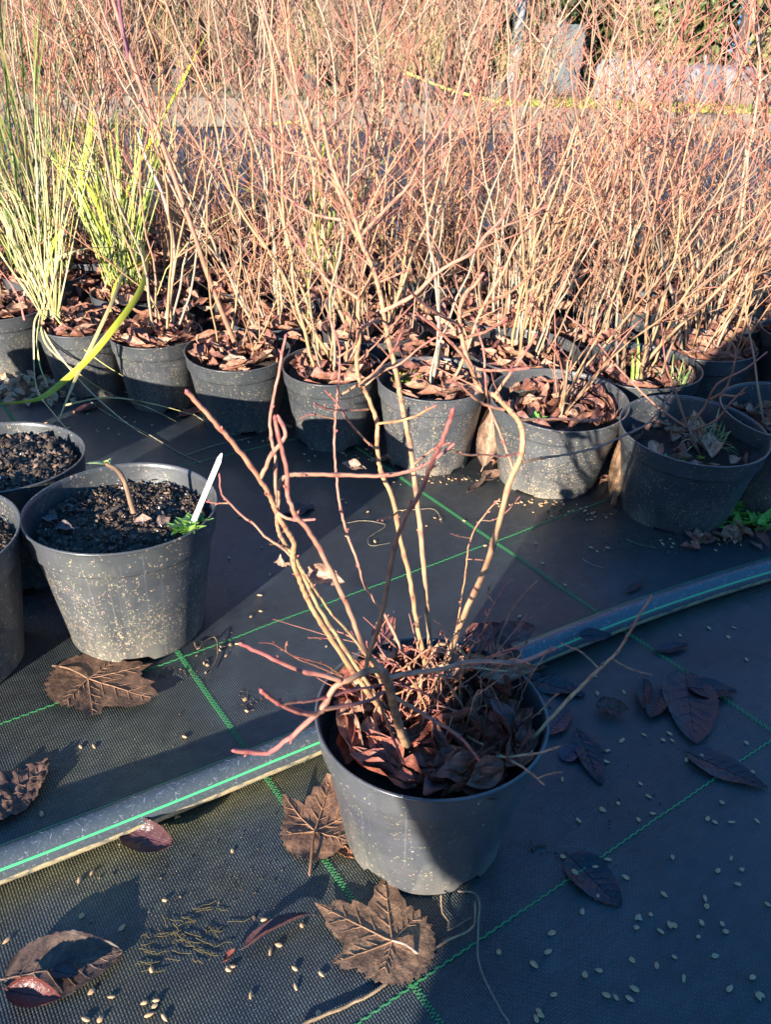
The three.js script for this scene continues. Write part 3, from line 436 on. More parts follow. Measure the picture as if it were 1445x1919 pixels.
// yellow-green flag leaves and dark rushes among the second row on the left
{
  const t = pottedThing('potted_grass', 'clump of broad yellow green blades with one bent down to the fabric', 'potted grass', -0.74, 2.33, 0.122, 0.19, { seed: 14, leaves: 60, mat: M.potDusty, soil: 0.168 })[0];
  t.updateMatrixWorld(); const L = (p) => t.worldToLocal(p.clone());
  const bl = (pts, w, c, taper = 0.2, side = V(1, 0, 0.35)) => { const b = new MB(); b.blade(pathOf(pts.map((q) => L(at(...q))), 0.025), (k) => w * (k < 0.75 ? 1 : 1 - (k - 0.75) / 0.25 * (1 - taper)), (k) => lin(c[0], c[1], c[2]), side, 0.3); mesh('grass_blade', b.geo(), M.green, t); };
  const Y = [0.32, 0.35, 0.025], S = [0.33, 0.28, 0.11], G = [0.17, 0.23, 0.035];
  bl([[262, 450, 2.2], [274, 490, 2.1], [262, 545, 1.98], [215, 612, 1.86], [165, 672, 1.82], [110, 722, 1.78], [70, 748, 1.74], [0, 757, 1.72]], 0.0072, Y, 0.2, V(0.6, -0.6, -0.1)); bl([[235, 500, 2.1], [205, 575, 1.9], [170, 650, 1.84], [145, 700, 1.8], [108, 790, 1.66]], 0.004, S, 0.2, V(0.8, -0.4, -0.1));
  bl([[285, 478, 2.2], [220, 520, 2.14], [205, 585, 2.1]], 0.0065, Y, 0.2, V(0.5, 0.6, 0)); bl([[100, 490, 2.2], [140, 472, 2.2], [200, 464, 2.25], [280, 478, 2.3]], 0.006, S); bl([[85, 530, 2.2], [95, 470, 2.22], [110, 440, 2.25], [132, 405, 2.3]], 0.008, Y);
  const r = rngOf(18); for (let k = 0; k < 78; k++) { const x = 195 + r() * 70, s = r(), dx = (s - 0.5) * 230, c = [Y, S, G, [0.36, 0.34, 0.08], G][k % 5]; bl([[x, 545 - r() * 30, 2.3 + r() * 0.08], [x + dx * 0.3 - 10, 440, 2.32 + r() * 0.1], [x + dx * 0.7 - 20, 330, 2.36 + r() * 0.12], [x + dx - 30, 200 + r() * 90, 2.4 + r() * 0.16]], 0.001 + r() * r() * 0.0026, c); }
  bl([[190, 440, 2.35], [150, 350, 2.38], [170, 250, 2.42], [175, 190, 2.45]], 0.009, Y); bl([[215, 420, 2.4], [250, 330, 2.45], [330, 175, 2.6], [400, 40, 2.7]], 0.005, Y); bl([[210, 470, 2.35], [180, 380, 2.35], [130, 300, 2.36]], 0.007, Y);
  const t2 = pottedThing('potted_grass', 'tall dark green rushes standing at the left behind the straw grass', 'potted grass', -1.06, 2.5, 0.122, 0.19, { seed: 15, leaves: 40, mat: M.potDusty, soil: 0.168 })[0];
  grassTuft(t2, V(0.0, 0.17, 0.02), 96, 1.2, 19, [[0.06, 0.11, 0.02], [0.09, 0.14, 0.022], [0.16, 0.18, 0.04], [0.19, 0.18, 0.07], [0.045, 0.085, 0.02]], { w: 0.0016, lean: 0.42, bend: 0.75, rad: 0.08, sway: V(-0.02, 0, 0) });
  const t3 = pottedThing('potted_grass', 'tuft of thin yellow and green blades between bare bushes left of the middle', 'potted grass', -0.23, 2.62, 0.122, 0.19, { seed: 16, leaves: 40, mat: M.potDusty, soil: 0.168 })[0];
  grassTuft(t3, V(0.0, 0.17, 0.02), 16, 0.7, 20, [[0.3, 0.36, 0.06], [0.5, 0.48, 0.16], [0.2, 0.3, 0.06]], { w: 0.0035, lean: 0.4, bend: 0.9, rad: 0.05 });
}

// ---------------------------------------------------------------- the dense rows of bare bushes behind
{
  const protos = [], kinds = 9;
  for (let k = 0; k < kinds; k++) {
    const t = thing('potted_shrub', 'bare red brown twiggy shrub in a black pot, one of the dense rows behind', 'potted shrub', V(0, 0, 0), 'bare shrubs in the dense rows');
    const r = rngOf(500 + k), y = 0.165; mesh('pot', potGeo(0.125, 0.19, k + 2, 0.8, 36), [M.potDusty, M.potSpeck, M.potGritty][k % 3], t);
    mesh('soil', soilGeo(soilR(0.125, 0.19, y), y, k, 0.008, SOIL, 14), M.soil, t); scatterLitter(t, 80, 0.112, y + 0.002, 520 + k, false, 1.35);
    bush(t, y, 0.08, 6 + Math.floor(r() * 3), 540 + k * 13, { h: [1.05, 0.9, 1.15, 1.0, 0.8, 1.1, 0.95, 1.2, 0.7][k], r: 0.0036, sides: 5, twigs: 0.86, spread: 1.2, tone: k % 4 });
    bush(t, y, 0.095, 12, 900 + k * 17, { h: 0.4, r: 0.0017, sides: 4, twigs: 0.7, from: 0.2, tone: (k + 1) % 4 });
    protos.push(t);
  }
  const used = new Set(), r = rngOf(4242), taken = []; scene.children.forEach((c) => { if (c.name.startsWith('potted') && !protos.includes(c)) taken.push(c.position); });
  for (let j = 0; j < 15; j++) for (let i = -14; i < 18; i++) {
    const x = 0.093 + i * 0.248 + j * 0.10 + (r() - 0.5) * 0.045, z = 1.714 - i * 0.097 + j * 0.245 + (r() - 0.5) * 0.045, k = Math.floor(r() * kinds), turn = r() * 6.28, s = 0.92 + r() * 0.2, skip = r() - (j > 5 ? 0.22 : 0) - (x > 0.3 && z > 3.1 ? 0.2 : 0);
    if (z > 3.7 + 0.5 * noise(x * 0.9, 3) || Math.abs(x) > 0.56 * z + 0.1 || skip < 0.04 || z < 1.75) continue;
    if (taken.some((p) => Math.hypot(p.x - x, p.z + z) < 0.2)) continue;
    if (x > 0.25 && z < 1.8) continue;
    const t = used.has(k) ? (() => { const c = protos[k].clone(); c.name = numbered('potted_shrub'); scene.add(c); return c; })() : protos[k];
    used.add(k); t.position.set(x, groundH(x, -z), -z); t.rotation.y = turn; t.scale.setScalar(s);
  }
  protos.forEach((t, k) => { if (!used.has(k)) scene.remove(t); });
  const b = new MB(), q = rngOf(808); for (let k = 0; k < 4200; k++) { const z = 1.8 + Math.pow(q(), 1.4) * 2.5, x = (q() * 2 - 1) * (0.56 * z + 0.1); if (z < 1.86 - (x - 0.09) * 0.4 || (x > 0.42 && z < 2.25 + 0.2 * q())) continue; b.add(litter[Math.floor(q() * 32)], matrixOf(V(x, 0.145 + q() * 0.055, -z), new THREE.Euler((q() - 0.5) * 1.3, q() * 6.28, (q() - 0.5) * 1.0, 'YXZ'), 0.95 + q() * 0.7), null); }
  const m = mesh('leaf_litter', b.geo(), M.leaf); m.userData = { label: 'brown dead leaves wedged between the crowded pots of the back rows', category: 'leaves', kind: 'stuff' };
}

// ---------------------------------------------------------------- the bare blueberry bush in front
{
  const X = 0.059, F = 0.684, r0 = 0.129, H = 0.192;
  const t = thing('potted_shrub', 'large bare orange stemmed bush in a black pot, standing alone in front of the pipe', 'potted shrub', V(X, 0.001, -F));
  mesh('pot', potGeo(r0, H, 21, 0.82, 96), M.potClean, t).rotation.y = 0.5;
  const soilY = 0.156, R = soilR(r0, H, soilY); mesh('soil', soilGeo(R, soilY, 9.3, 0.008, lin(0.035, 0.022, 0.018)), M.soil, t);
  // litter: about two hundred curled leaves, the pale crumpled ones on the left
  const r = rngOf(2024), big = Array.from({ length: 22 }, (_, k) => { const q = rngOf(1200 + k), c = litterTones[[1, 3, 1, 0, 3, 1][k % 6]]; return leafGeo(0.05 + q() * 0.022, 0.0105 + q() * 0.0065, { curl: 0.4 + q() * 1.3, fold: 0.1 + q() * 0.6, bend: (q() - 0.45) * 2.0, wave: 0.15 + q() * 0.35, twist: (q() - 0.5) * 1.8, point: 0.7 + q() * 0.25, nx: 8, ny: 4, a: lin(c[0] * 1.0, c[1] * 0.7, c[2] * 0.6), b: lin(c[3] * 0.85, c[4] * 0.62, c[5] * 0.52) }, 300 + k).translate(-0.028, 0, 0); });
  for (let k = 0; k < 230; k++) {
    const a = r() * 6.28, q = Math.sqrt(r()) * R * 0.9, edge = q / R, m = mesh('dead_leaf', big[Math.floor(r() * big.length)], M.leaf, t), turn = edge > 0.55 ? Math.PI / 2 - a + (r() - 0.5) * (edge > 0.75 ? 0.4 : 1.2) + (r() < 0.5 ? Math.PI : 0) : r() * 6.28;
    m.position.set(Math.cos(a) * q, soilY + 0.006 + r() * 0.02 + (edge > 0.75 ? 0.006 : 0), Math.sin(a) * q); m.rotation.set((r() - 0.5) * 1.5, turn, (r() - 0.5) * (edge > 0.55 ? 0.5 : 1.1), 'YXZ'); m.scale.setScalar(0.75 + r() * 0.5);
  }
  const pale = [lin(0.50, 0.30, 0.2), lin(0.36, 0.19, 0.13)];
  for (const [px, py, ry, rx, rz, L, W] of [[640, 1325, -1.25, 0.3, -0.35, 0.075, 0.016], [690, 1345, -1.5, -0.3, -0.5, 0.05, 0.014], [655, 1290, -0.7, 0.4, 0.2, 0.06, 0.015], [703, 1330, -1.2, 0.2, -0.5, 0.06, 0.013], [632, 1345, 0.4, -0.3, -0.2, 0.045, 0.013], [735, 1225, -1.3, 0.5, 0.5, 0.06, 0.016], [830, 1270, 0.3, 0.2, 0.2, 0.06, 0.018], [900, 1270, 0.1, 0.5, 0.15, 0.07, 0.02]]) {
    const m = mesh('dead_leaf', leafGeo(L, W, { curl: 1.3, fold: 0.5, bend: 0.9, wave: 0.4, quilt: 0.35, nx: 10, ny: 5, a: pale[0], b: pale[1] }, px), M.leaf, t), p = onLevel(px, py, 0.192); m.position.set(p.x - X, 0.192, p.z + F); m.rotation.set(rx, ry, rz, 'YXZ');
  }
  for (const [px, py, ry, L, W, h] of [[980, 1385, 2.4, 0.062, 0.017, 0.196], [870, 1205, 0.6, 0.06, 0.02, 0.2], [930, 1190, 0.2, 0.055, 0.02, 0.215], [960, 1250, 1.9, 0.05, 0.014, 0.2], [700, 1200, 1.1, 0.05, 0.016, 0.2], [845, 1440, -1.9, 0.07, 0.014, 0.185], [770, 1450, 2.0, 0.06, 0.017, 0.18]]) {
    const m = mesh('dead_leaf', leafGeo(L, W, { curl: 0.9, fold: 0.3, bend: 0.7, wave: 0.3, nx: 9, a: lin(0.22, 0.09, 0.075), b: lin(0.15, 0.055, 0.05) }, px + 1), M.leaf, t), p = onLevel(px, py, h); m.position.set(p.x - X, h - 0.012, p.z + F); m.rotation.set(0.35, ry, 0.35, 'YXZ');
  }
  // stems, traced bottom to top: [x, y] where the photograph shows them, forward distance along the way, radii
  const STEM = {}, TAN = [[0.52, 0.29, 0.14], [0.58, 0.29, 0.14], [0.58, 0.235, 0.15]], PINK = [[0.54, 0.29, 0.18], [0.54, 0.245, 0.165], [0.53, 0.19, 0.155]], OLD = [[0.43, 0.30, 0.19], [0.56, 0.30, 0.155], [0.58, 0.26, 0.16]], GOLD = [[0.50, 0.33, 0.16], [0.53, 0.35, 0.18], [0.54, 0.28, 0.18]], RED = [[0.40, 0.25, 0.14], [0.43, 0.20, 0.13], [0.46, 0.145, 0.125]];
  let count = 0;
  function stem(key, from, f1, ra, rb, pal, pts, o = {}) {
    let f0;
    if (from === 'soil') { f0 = -onLevel(pts[0][0], pts[0][1], 0.172).z; }
    else if (typeof from === 'number') f0 = from;
    else { let best = 1e9; for (const q of STEM[from]) { const d = Math.hypot(q[0] - pts[0][0], q[1] - pts[0][1]); if (d < best) { best = d; f0 = q[2]; } } }
    f1 = f1 ?? f0;
    let L = 0; const cum = pts.map((p, k) => (k ? L += Math.hypot(p[0] - pts[k - 1][0], p[1] - pts[k - 1][1]) : 0));
    const w = pts.map((p, k) => at(p[0], p[1], lerp(f0, f1, cum[k] / L)).sub(t.position));
    STEM[key] = []; for (let k = 1; k < pts.length; k++) for (let s = 0; s <= 6; s++) STEM[key].push([lerp(pts[k - 1][0], pts[k][0], s / 6), lerp(pts[k - 1][1], pts[k][1], s / 6), lerp(f0, f1, lerp(cum[k - 1], cum[k], s / 6) / L)]);
    if (from === 'soil') w.unshift(V(lerp(w[0].x, w[1].x, -0.3), soilY - 0.02, lerp(w[0].z, w[1].z, -0.3)));
    const rr = rngOf(7000 + count++), path = pathOf(w, 0.0045), b = new MB(), nodes = []; let next = 3 + rr() * 4;
    for (let k = 2; k < path.length - 1; k++) { path[k].add(V((rr() - 0.5) * 0.0009, (rr() - 0.5) * 0.0006, (rr() - 0.5) * 0.0009)); if (k > next) { nodes.push(k); next = k + 4 + rr() * 6; } }
    const swell = new Float32Array(path.length).fill(1); for (const k of nodes) { swell[k] = 1.22; swell[k + 1] *= 1.08; }
    const blotch = path.map((_, k) => 1 + 0.16 * noise(k * 0.23, count * 3.3));
    b.tube(path, (k, i) => lerp(ra, rb, k) * 1.03 * swell[i], (k, i) => { const c = mix3(pal, clamp(k * (o.ripe ?? 1) + (o.age ?? 0))); const s = blotch[i]; return lin(c.r * s, c.g * s * (swell[i] > 1.1 ? 0.85 : 1), c.b * s).multiplyScalar(swell[i] > 1.15 ? 0.62 : 1 + 0.22 * noise(i * 0.9, count * 1.7, 4)); }, ra > 0.002 ? 9 : 7);
    let side = rr() * 6; for (const k of nodes) { const T = V().subVectors(path[k + 1], path[k]).normalize(), S = V(Math.cos(side), 0.2, Math.sin(side)); S.addScaledVector(T, -S.dot(T)).normalize(); side += 2.4; const rad = lerp(ra, rb, k / path.length); b.bud(path[k].clone().addScaledVector(S, rad * 0.75), S.clone().multiplyScalar(0.8).addScaledVector(T, 0.9).normalize(), 0.0028 + rr() * 0.0026, 0.0008 + rr() * 0.0005, mix3(RED, 0.6 + rr() * 0.4)); }
    if (o.tip) { const e = path[path.length - 1], T = V().subVectors(e, path[path.length - 3]).normalize(); b.bud(e.clone().addScaledVector(T, -0.001), T, 0.005, rb * 1.25, lin(0.5, 0.13, 0.13)); }
    if (o.side) for (let k = 0; k < o.side; k++) { const i = Math.floor(path.length * (0.45 + 0.53 * rr())), T = V().subVectors(path[Math.min(i + 1, path.length - 1)], path[i - 1]).normalize(), a = rr() * 6.28, D = V(Math.cos(a), 0.3 * rr(), Math.sin(a) * 0.6).addScaledVector(T, 0.7).normalize(); growTwig(b, path[i], D, 0.025 + rr() * rr() * 0.12, 0.0009, 0.3, PINK, rr, rr() < 0.5 ? 1 : 0, 5); }
    mesh('stem', b.geo(), M.bark, t);
  }
  const tip = { tip: 1 };
  stem('C', 'soil', 0.80, 0.0032, 0.0016, OLD, [[807, 1254], [806, 1202], [801, 1149], [790, 1013], [779, 916], [771, 847], [757, 778], [750, 740], [743, 699], [725, 624], [717, 575], [707, 528], [695, 494], [682, 465], [657, 390], [632, 340], [616, 287], [603, 216]], { tip: 1, side: 9 });
  stem('B', 'soil', 0.84, 0.0028, 0.0012, TAN, [[802, 1288], [795, 1236], [781, 1167], [768, 1082], [751, 1013], [735, 930], [715, 886], [707, 841], [707, 796], [693, 752], [675, 715], [668, 680], [673, 637], [673, 565], [693, 525], [699, 503], [678, 456], [655, 418], [641, 375], [622, 330], [608, 307], [587, 266], [570, 212], [545, 162], [520, 100], [478, -30]], { side: 12 });
  stem('E', 'soil', 0.82, 0.0036, 0.0018, TAN, [[806, 1323], [820, 1278], [844, 1219], [871, 1150], [912, 1060], [937, 975], [957, 900], [977, 850], [979, 808], [971, 787], [949, 762], [930, 743], [899, 727], [887, 699], [871, 656], [862, 606], [862, 581], [871, 553], [890, 534], [905, 515]], { tip: 1, side: 5 });
  stem('A', 'soil', 0.60, 0.003, 0.0019, TAN, [[740, 1358], [709, 1323], [664, 1261], [620, 1195], [591, 1149], [571, 1110], [560, 1082], [549, 1049], [550, 1016], [535, 991], [519, 960], [503, 925], [488, 900], [440, 835], [395, 783], [352, 736]], { tip: 1, ripe: 1 });
  stem('A2', 'soil', 0.64, 0.0021, 0.0018, GOLD, [[732, 1340], [690, 1282], [640, 1205], [598, 1140], [574, 1090], [556, 1050], [542, 1030], [527, 1007], [519, 980], [521, 941], [526, 900], [540, 890]]);
  stem('A3', 'A2', 0.70, 0.002, 0.0015, PINK, [[540, 890], [575, 889], [640, 890], [718, 891], [760, 885], [790, 874], [818, 858], [851, 832]]);
  stem('A4', 'A3', 0.78, 0.0011, 0.0008, RED, [[842, 842], [872, 852], [905, 852], [940, 855], [972, 850]]);
  stem('A5', 'A', 0.62, 0.002, 0.0016, PINK, [[488, 895], [497, 878], [505, 858], [520, 838], [535, 816], [530, 797], [521, 780]]);
  stem('A6', 'A', 0.66, 0.0016, 0.0011, PINK, [[517, 950], [516, 920], [516, 861], [510, 830], [506, 797], [512, 750], [520, 710], [528, 665], [535, 632]], tip);
  stem('A7', 'A', 0.70, 0.0013, 0.0009, RED, [[549, 1047], [530, 1028], [500, 1008], [475, 982], [450, 963], [430, 942], [415, 925], [411, 892]], tip); stem('A8', 'A7', 0.72, 0.0008, 0.0006, RED, [[428, 943], [405, 943], [386, 940]]); stem('A9', 'A', 0.6, 0.0016, 0.001, PINK, [[519, 960], [535, 970], [555, 975], [590, 973]]); stem('A10', 'A7', 0.68, 0.0009, 0.0007, RED, [[505, 1020], [520, 1018], [532, 993]]);
  stem('D', 'soil', 0.80, 0.0020, 0.0009, PINK, [[790, 1300], [768, 1254], [749, 1209], [719, 1150], [685, 1099], [671, 1055], [649, 994], [636, 941], [631, 894], [627, 850], [628, 786], [631, 755], [633, 730], [637, 656], [628, 624], [615, 590]], { age: 0.1 });
  stem('D1', 'D', 0.76, 0.001, 0.0007, RED, [[627, 785], [605, 780], [585, 776], [562, 785]]); stem('B1', 'B', 0.72, 0.0012, 0.0009, PINK, [[690, 767], [660, 769], [635, 769], [612, 766], [591, 757]], tip); stem('B2', 'B', 0.74, 0.0012, 0.0009, PINK, [[702, 840], [690, 830], [657, 794], [627, 750], [609, 732]]);
  stem('B3', 'B', 0.72, 0.0014, 0.0011, TAN, [[708, 794], [745, 789], [779, 780], [800, 768], [815, 761]], tip); stem('B4', 'B', 0.71, 0.001, 0.0009, RED, [[733, 970], [720, 972], [708, 975]]); stem('C0', 'C', 0.72, 0.0013, 0.0009, PINK, [[776, 870], [801, 850], [815, 840], [843, 830]]);
  stem('B5', 'B', 0.88, 0.0018, 0.001, PINK, [[672, 560], [655, 548], [616, 527], [597, 505], [579, 486], [560, 450], [541, 419]], { side: 3 }); stem('B6', 'B', 0.82, 0.0014, 0.0009, TAN, [[690, 530], [705, 500], [755, 466]]);
  stem('C1', 'C', 0.76, 0.0022, 0.0012, PINK, [[713, 585], [735, 575], [768, 558], [799, 531], [815, 515], [850, 492], [886, 473], [912, 440], [940, 411], [957, 380], [968, 352]], { tip: 1, side: 4 });
  stem('C2', 'C', 0.86, 0.0019, 0.0011, PINK, [[682, 436], [715, 400], [765, 349], [785, 310], [803, 278], [835, 230], [869, 168]], { tip: 1, side: 4 });
  stem('C3', 'C', 0.84, 0.0013, 0.0008, PINK, [[640, 412], [600, 405], [574, 395], [540, 372], [512, 352]]); stem('C4', 'B', 0.86, 0.0013, 0.0009, RED, [[595, 299], [560, 290], [533, 283], [505, 268], [478, 243]]); stem('C5', 'B', 0.88, 0.0012, 0.0008, PINK, [[590, 262], [620, 238], [653, 208], [674, 170], [690, 140]]); stem('C6', 'C', 0.88, 0.0012, 0.0009, PINK, [[645, 361], [678, 322], [686, 270], [695, 233]]); stem('C7', 'C', 0.80, 0.0012, 0.0008, PINK, [[711, 529], [740, 517], [771, 503]]);
  stem('C8', 'C', 0.72, 0.0012, 0.0008, PINK, [[712, 596], [680, 612], [668, 617]]); stem('D2', 'D', 0.74, 0.0013, 0.0009, RED, [[637, 741], [680, 715], [709, 690], [740, 652], [752, 625]]); stem('D3', 'B', 0.76, 0.0012, 0.0008, PINK, [[680, 726], [720, 694], [745, 685], [800, 642], [855, 617]]); stem('D4', 'D', 0.78, 0.001, 0.0008, RED, [[634, 670], [665, 645], [668, 612], [650, 590], [640, 585]]);
  stem('E1', 'E', 0.72, 0.0018, 0.0012, PINK, [[855, 606], [818, 586], [790, 566], [765, 543]]); stem('E2', 'E', 0.9, 0.0014, 0.001, TAN, [[862, 590], [900, 575], [960, 545], [1000, 510], [1060, 470]]); stem('E3', 'E', 0.7, 0.0016, 0.0011, PINK, [[869, 634], [890, 628], [912, 621], [949, 600]], tip); stem('E4', 'E', 0.72, 0.0016, 0.0012, PINK, [[887, 690], [910, 694], [936, 694], [989, 690]], tip); stem('E5', 'E', 0.78, 0.0017, 0.0011, PINK, [[927, 742], [945, 715], [968, 684], [988, 655], [1005, 630]], tip);
  stem('E6', 'E', 0.74, 0.0018, 0.001, PINK, [[895, 722], [880, 685], [859, 656], [838, 635], [818, 615], [790, 594], [778, 584]]); stem('E7', 'E', 0.74, 0.0016, 0.001, PINK, [[945, 768], [915, 760], [893, 749], [865, 724], [848, 716]], tip); stem('E8', 'E', 0.86, 0.0016, 0.0011, RED, [[974, 787], [1010, 786], [1062, 785], [1100, 789], [1122, 785]], tip); stem('E9', 'E', 0.92, 0.0015, 0.001, RED, [[980, 866], [1020, 858], [1072, 850], [1120, 838], [1172, 815], [1212, 795], [1240, 765], [1259, 738]], tip);
  stem('F', 'soil', 0.80, 0.0010, 0.0008, TAN, [[845, 1230], [857, 1170], [872, 1080], [882, 1010], [912, 960], [937, 935]]); stem('F1', 'F', 0.78, 0.0007, 0.0005, RED, [[884, 1008], [865, 1006], [845, 1000]]); stem('F2', 'F', 0.78, 0.0007, 0.0005, RED, [[874, 1048], [890, 1048], [910, 1050]]); stem('F3', 'F', 0.82, 0.0007, 0.0005, RED, [[902, 975], [925, 975], [950, 958], [975, 930]]);
  stem('G', 'E', 0.80, 0.0013, 0.0010, PINK, [[962, 880], [948, 840], [937, 810], [920, 770], [914, 750], [909, 700], [907, 655], [897, 625], [889, 600]], tip);
  stem('H', 'soil', 0.62, 0.0017, 0.0012, GOLD, [[735, 1330], [712, 1275], [685, 1226], [650, 1181], [622, 1150], [596, 1113], [578, 1085], [563, 1063]], { ripe: 0.3 });
  // the arm that reaches towards the camera
  stem('N', 'soil', 0.50, 0.0046, 0.0034, RED.map((c, k) => (k ? c : [0.40, 0.27, 0.14])), [[764, 1409], [757, 1385], [747, 1358], [738, 1322], [730, 1288], [716, 1257]], { ripe: 0.4 });
  stem('N1', 'N', 0.46, 0.0026, 0.0017, RED, [[716, 1257], [700, 1256], [681, 1261], [650, 1275], [629, 1285], [618, 1302], [612, 1316], [595, 1337], [567, 1361], [550, 1378], [536, 1388], [515, 1404], [498, 1412], [468, 1409], [441, 1407]], { tip: 1, ripe: 1.3 });
  stem('N2', 'N1', 0.44, 0.002, 0.0019, RED, [[605, 1332], [586, 1338], [555, 1332], [525, 1319], [505, 1306], [491, 1295]], { tip: 1, age: 0.4 }); stem('N3', 'N1', 0.52, 0.0018, 0.0013, RED, [[604, 1330], [640, 1324], [691, 1313], [720, 1296]], { age: 0.3 }); stem('N4', 'N2', 0.53, 0.0013, 0.0011, RED, [[527, 1320], [555, 1315], [586, 1313], [640, 1299], [690, 1288], [738, 1280]], { age: 0.4 });
  stem('N5', 'N1', 0.47, 0.0021, 0.0016, RED, [[675, 1264], [647, 1277], [610, 1266], [567, 1258], [530, 1242], [490, 1224], [454, 1208]], { tip: 1, age: 0.25 });
  stem('N6', 'N', 0.44, 0.0019, 0.0012, RED, [[684, 1262], [688, 1240], [697, 1211], [719, 1141], [727, 1090], [735, 1045], [746, 1005], [757, 972], [787, 924], [800, 892], [812, 861], [826, 832], [837, 805], [848, 772]], { tip: 1, ripe: 1.2 });
  stem('N7', 'N', 0.46, 0.0021, 0.0012, PINK, [[716, 1254], [698, 1235], [681, 1212], [657, 1149], [630, 1091], [599, 1027], [575, 990], [557, 969], [545, 945], [539, 927], [537, 883], [526, 833], [516, 786]], tip);
  stem('N8', 'N', 0.53, 0.0021, 0.0015, PINK, [[730, 1270], [770, 1262], [823, 1254], [882, 1240], [930, 1240], [968, 1242], [1005, 1230], [1039, 1215]], tip); stem('N9', 'N', 0.56, 0.0018, 0.0012, RED, [[735, 1304], [770, 1324], [802, 1344], [830, 1360], [858, 1378], [880, 1400], [897, 1423]], { tip: 1, age: 0.3 }); stem('N10', 'N', 0.58, 0.0014, 0.0012, RED, [[706, 1300], [714, 1324], [733, 1371], [746, 1405], [758, 1432]], { age: 0.4 });
  stem('K', 'soil', 0.70, 0.0022, 0.0012, GOLD.map((c, k) => (k === 2 ? [0.5, 0.2, 0.13] : c)), [[992, 1395], [1025, 1355], [1067, 1310], [1098, 1278], [1127, 1250], [1148, 1232], [1162, 1215], [1178, 1190], [1192, 1165], [1222, 1117]], { age: 0.2 }); stem('K1', 'K', 0.7, 0.001, 0.0008, RED, [[1122, 1252], [1105, 1235], [1087, 1220], [1070, 1213], [1052, 1205]]); stem('K2', 'K', 0.72, 0.001, 0.0008, TAN, [[1150, 1236], [1170, 1248], [1195, 1258], [1222, 1265]]);
  stem('P', 'soil', 0.60, 0.0019, 0.001, GOLD, [[799, 1411], [840, 1413], [871, 1416], [915, 1418], [958, 1418], [999, 1413], [1022, 1408], [1048, 1399]], { tip: 1, ripe: 1 }); stem('P1', 'soil', 0.57, 0.0014, 0.001, TAN, [[854, 1371], [890, 1388], [923, 1406], [950, 1422], [979, 1437], [1003, 1455], [1020, 1470]]); stem('P2', 'soil', 0.68, 0.001, 0.0007, TAN, [[889, 1371], [930, 1366], [968, 1358], [998, 1344], [1020, 1326], [1035, 1308], [1048, 1300]]); stem('P3', 'P1', 0.56, 0.0008, 0.0006, OLD, [[1010, 1458], [1030, 1450], [1054, 1447]]);
  stem('U1', 'soil', 0.80, 0.001, 0.0006, PINK, [[895, 1250], [897, 1225], [912, 1160], [928, 1128], [942, 1105], [961, 1085]]); stem('U2', 'soil', 0.78, 0.001, 0.0006, TAN, [[915, 1260], [922, 1240], [942, 1180], [972, 1125], [1007, 1088]]); stem('U3', 'U1', 0.79, 0.0006, 0.0005, PINK, [[926, 1130], [915, 1112], [920, 1095]]); stem('U4', 'soil', 0.72, 0.0012, 0.0008, RED, [[850, 1240], [880, 1208], [900, 1190], [919, 1166]], tip);
  stem('L1', 'soil', 0.62, 0.0011, 0.0006, PINK, [[680, 1290], [636, 1266], [610, 1255], [580, 1243], [555, 1233], [530, 1217], [510, 1206], [486, 1204]]); stem('L2', 'L1', 0.62, 0.0007, 0.0005, PINK, [[537, 1222], [535, 1212], [538, 1202]]); stem('L3', 'L1', 0.64, 0.001, 0.0007, RED, [[640, 1266], [610, 1246], [580, 1237], [553, 1229]]);
  stem('Q', 'soil', 0.74, 0.0022, 0.0016, GOLD, [[775, 1360], [786, 1340], [787, 1300], [792, 1265], [806, 1238], [812, 1222], [822, 1208], [845, 1210], [862, 1218], [875, 1235]], { ripe: 0.4 }); stem('Q2', 'soil', 0.72, 0.0014, 0.0011, GOLD, [[752, 1330], [772, 1290], [798, 1258], [830, 1246], [860, 1250], [890, 1252], [950, 1258]], { ripe: 0.5 });
  // short pink twigs crowding the base
  const q = rngOf(55); for (let k = 0; k < 84; k++) { const x = 660 + q() * 320, y = 1235 + q() * 150, dx = (q() - 0.4) * 100, dy = -30 - q() * 70; stem('z' + k, 'soil', null, 0.0005 + q() * 0.0006, 0.0004 + q() * 0.0003, [RED, OLD, TAN, OLD][Math.floor(q() * 4)], [[x, y], [x + dx * 0.4 + (q() - 0.5) * 16, y + dy * 0.5], [x + dx, y + dy]], { age: q() * 0.6 }); }
  for (let k = 0; k < 22; k++) { const x = 690 + q() * 210, y = 1270 + q() * 110, side = q() < 0.45 ? -1 : 1, dx = side * (30 + q() * 130), dy = -20 - q() * 120, sag = q() * 30; stem('y' + k, 'soil', 0.56 + q() * 0.2, 0.0009 + q() * 0.0008, 0.0006 + q() * 0.0003, [TAN, PINK, RED, OLD][Math.floor(q() * 4)], [[x, y], [x + dx * 0.3 + (q() - 0.5) * 20, y + dy * 0.45], [x + dx * 0.7, y + dy * 0.85 - sag * 0.4], [x + dx, y + dy + sag * 0.3]], { age: q() * 0.4, side: 1 }); }
  // two dead leaves still hanging on
  for (const [px, py, f, L, W, ry, rx] of [[575, 1066, 0.67, 0.042, 0.014, -0.5, 0.9], [640, 868, 0.74, 0.026, 0.007, -0.2, 0.4], [545, 1060, 0.66, 0.02, 0.008, 2.6, 0.6]]) { const m = mesh('dead_leaf', leafGeo(L, W, { curl: 1.4, bend: 0.8, wave: 0.5, quilt: 0.4, nx: 10, a: lin(0.45, 0.3, 0.22), b: lin(0.3, 0.18, 0.13) }, px), M.leaf, t); m.position.copy(at(px, py, f).sub(t.position)); m.rotation.set(rx, ry, -0.3, 'YXZ'); }
}

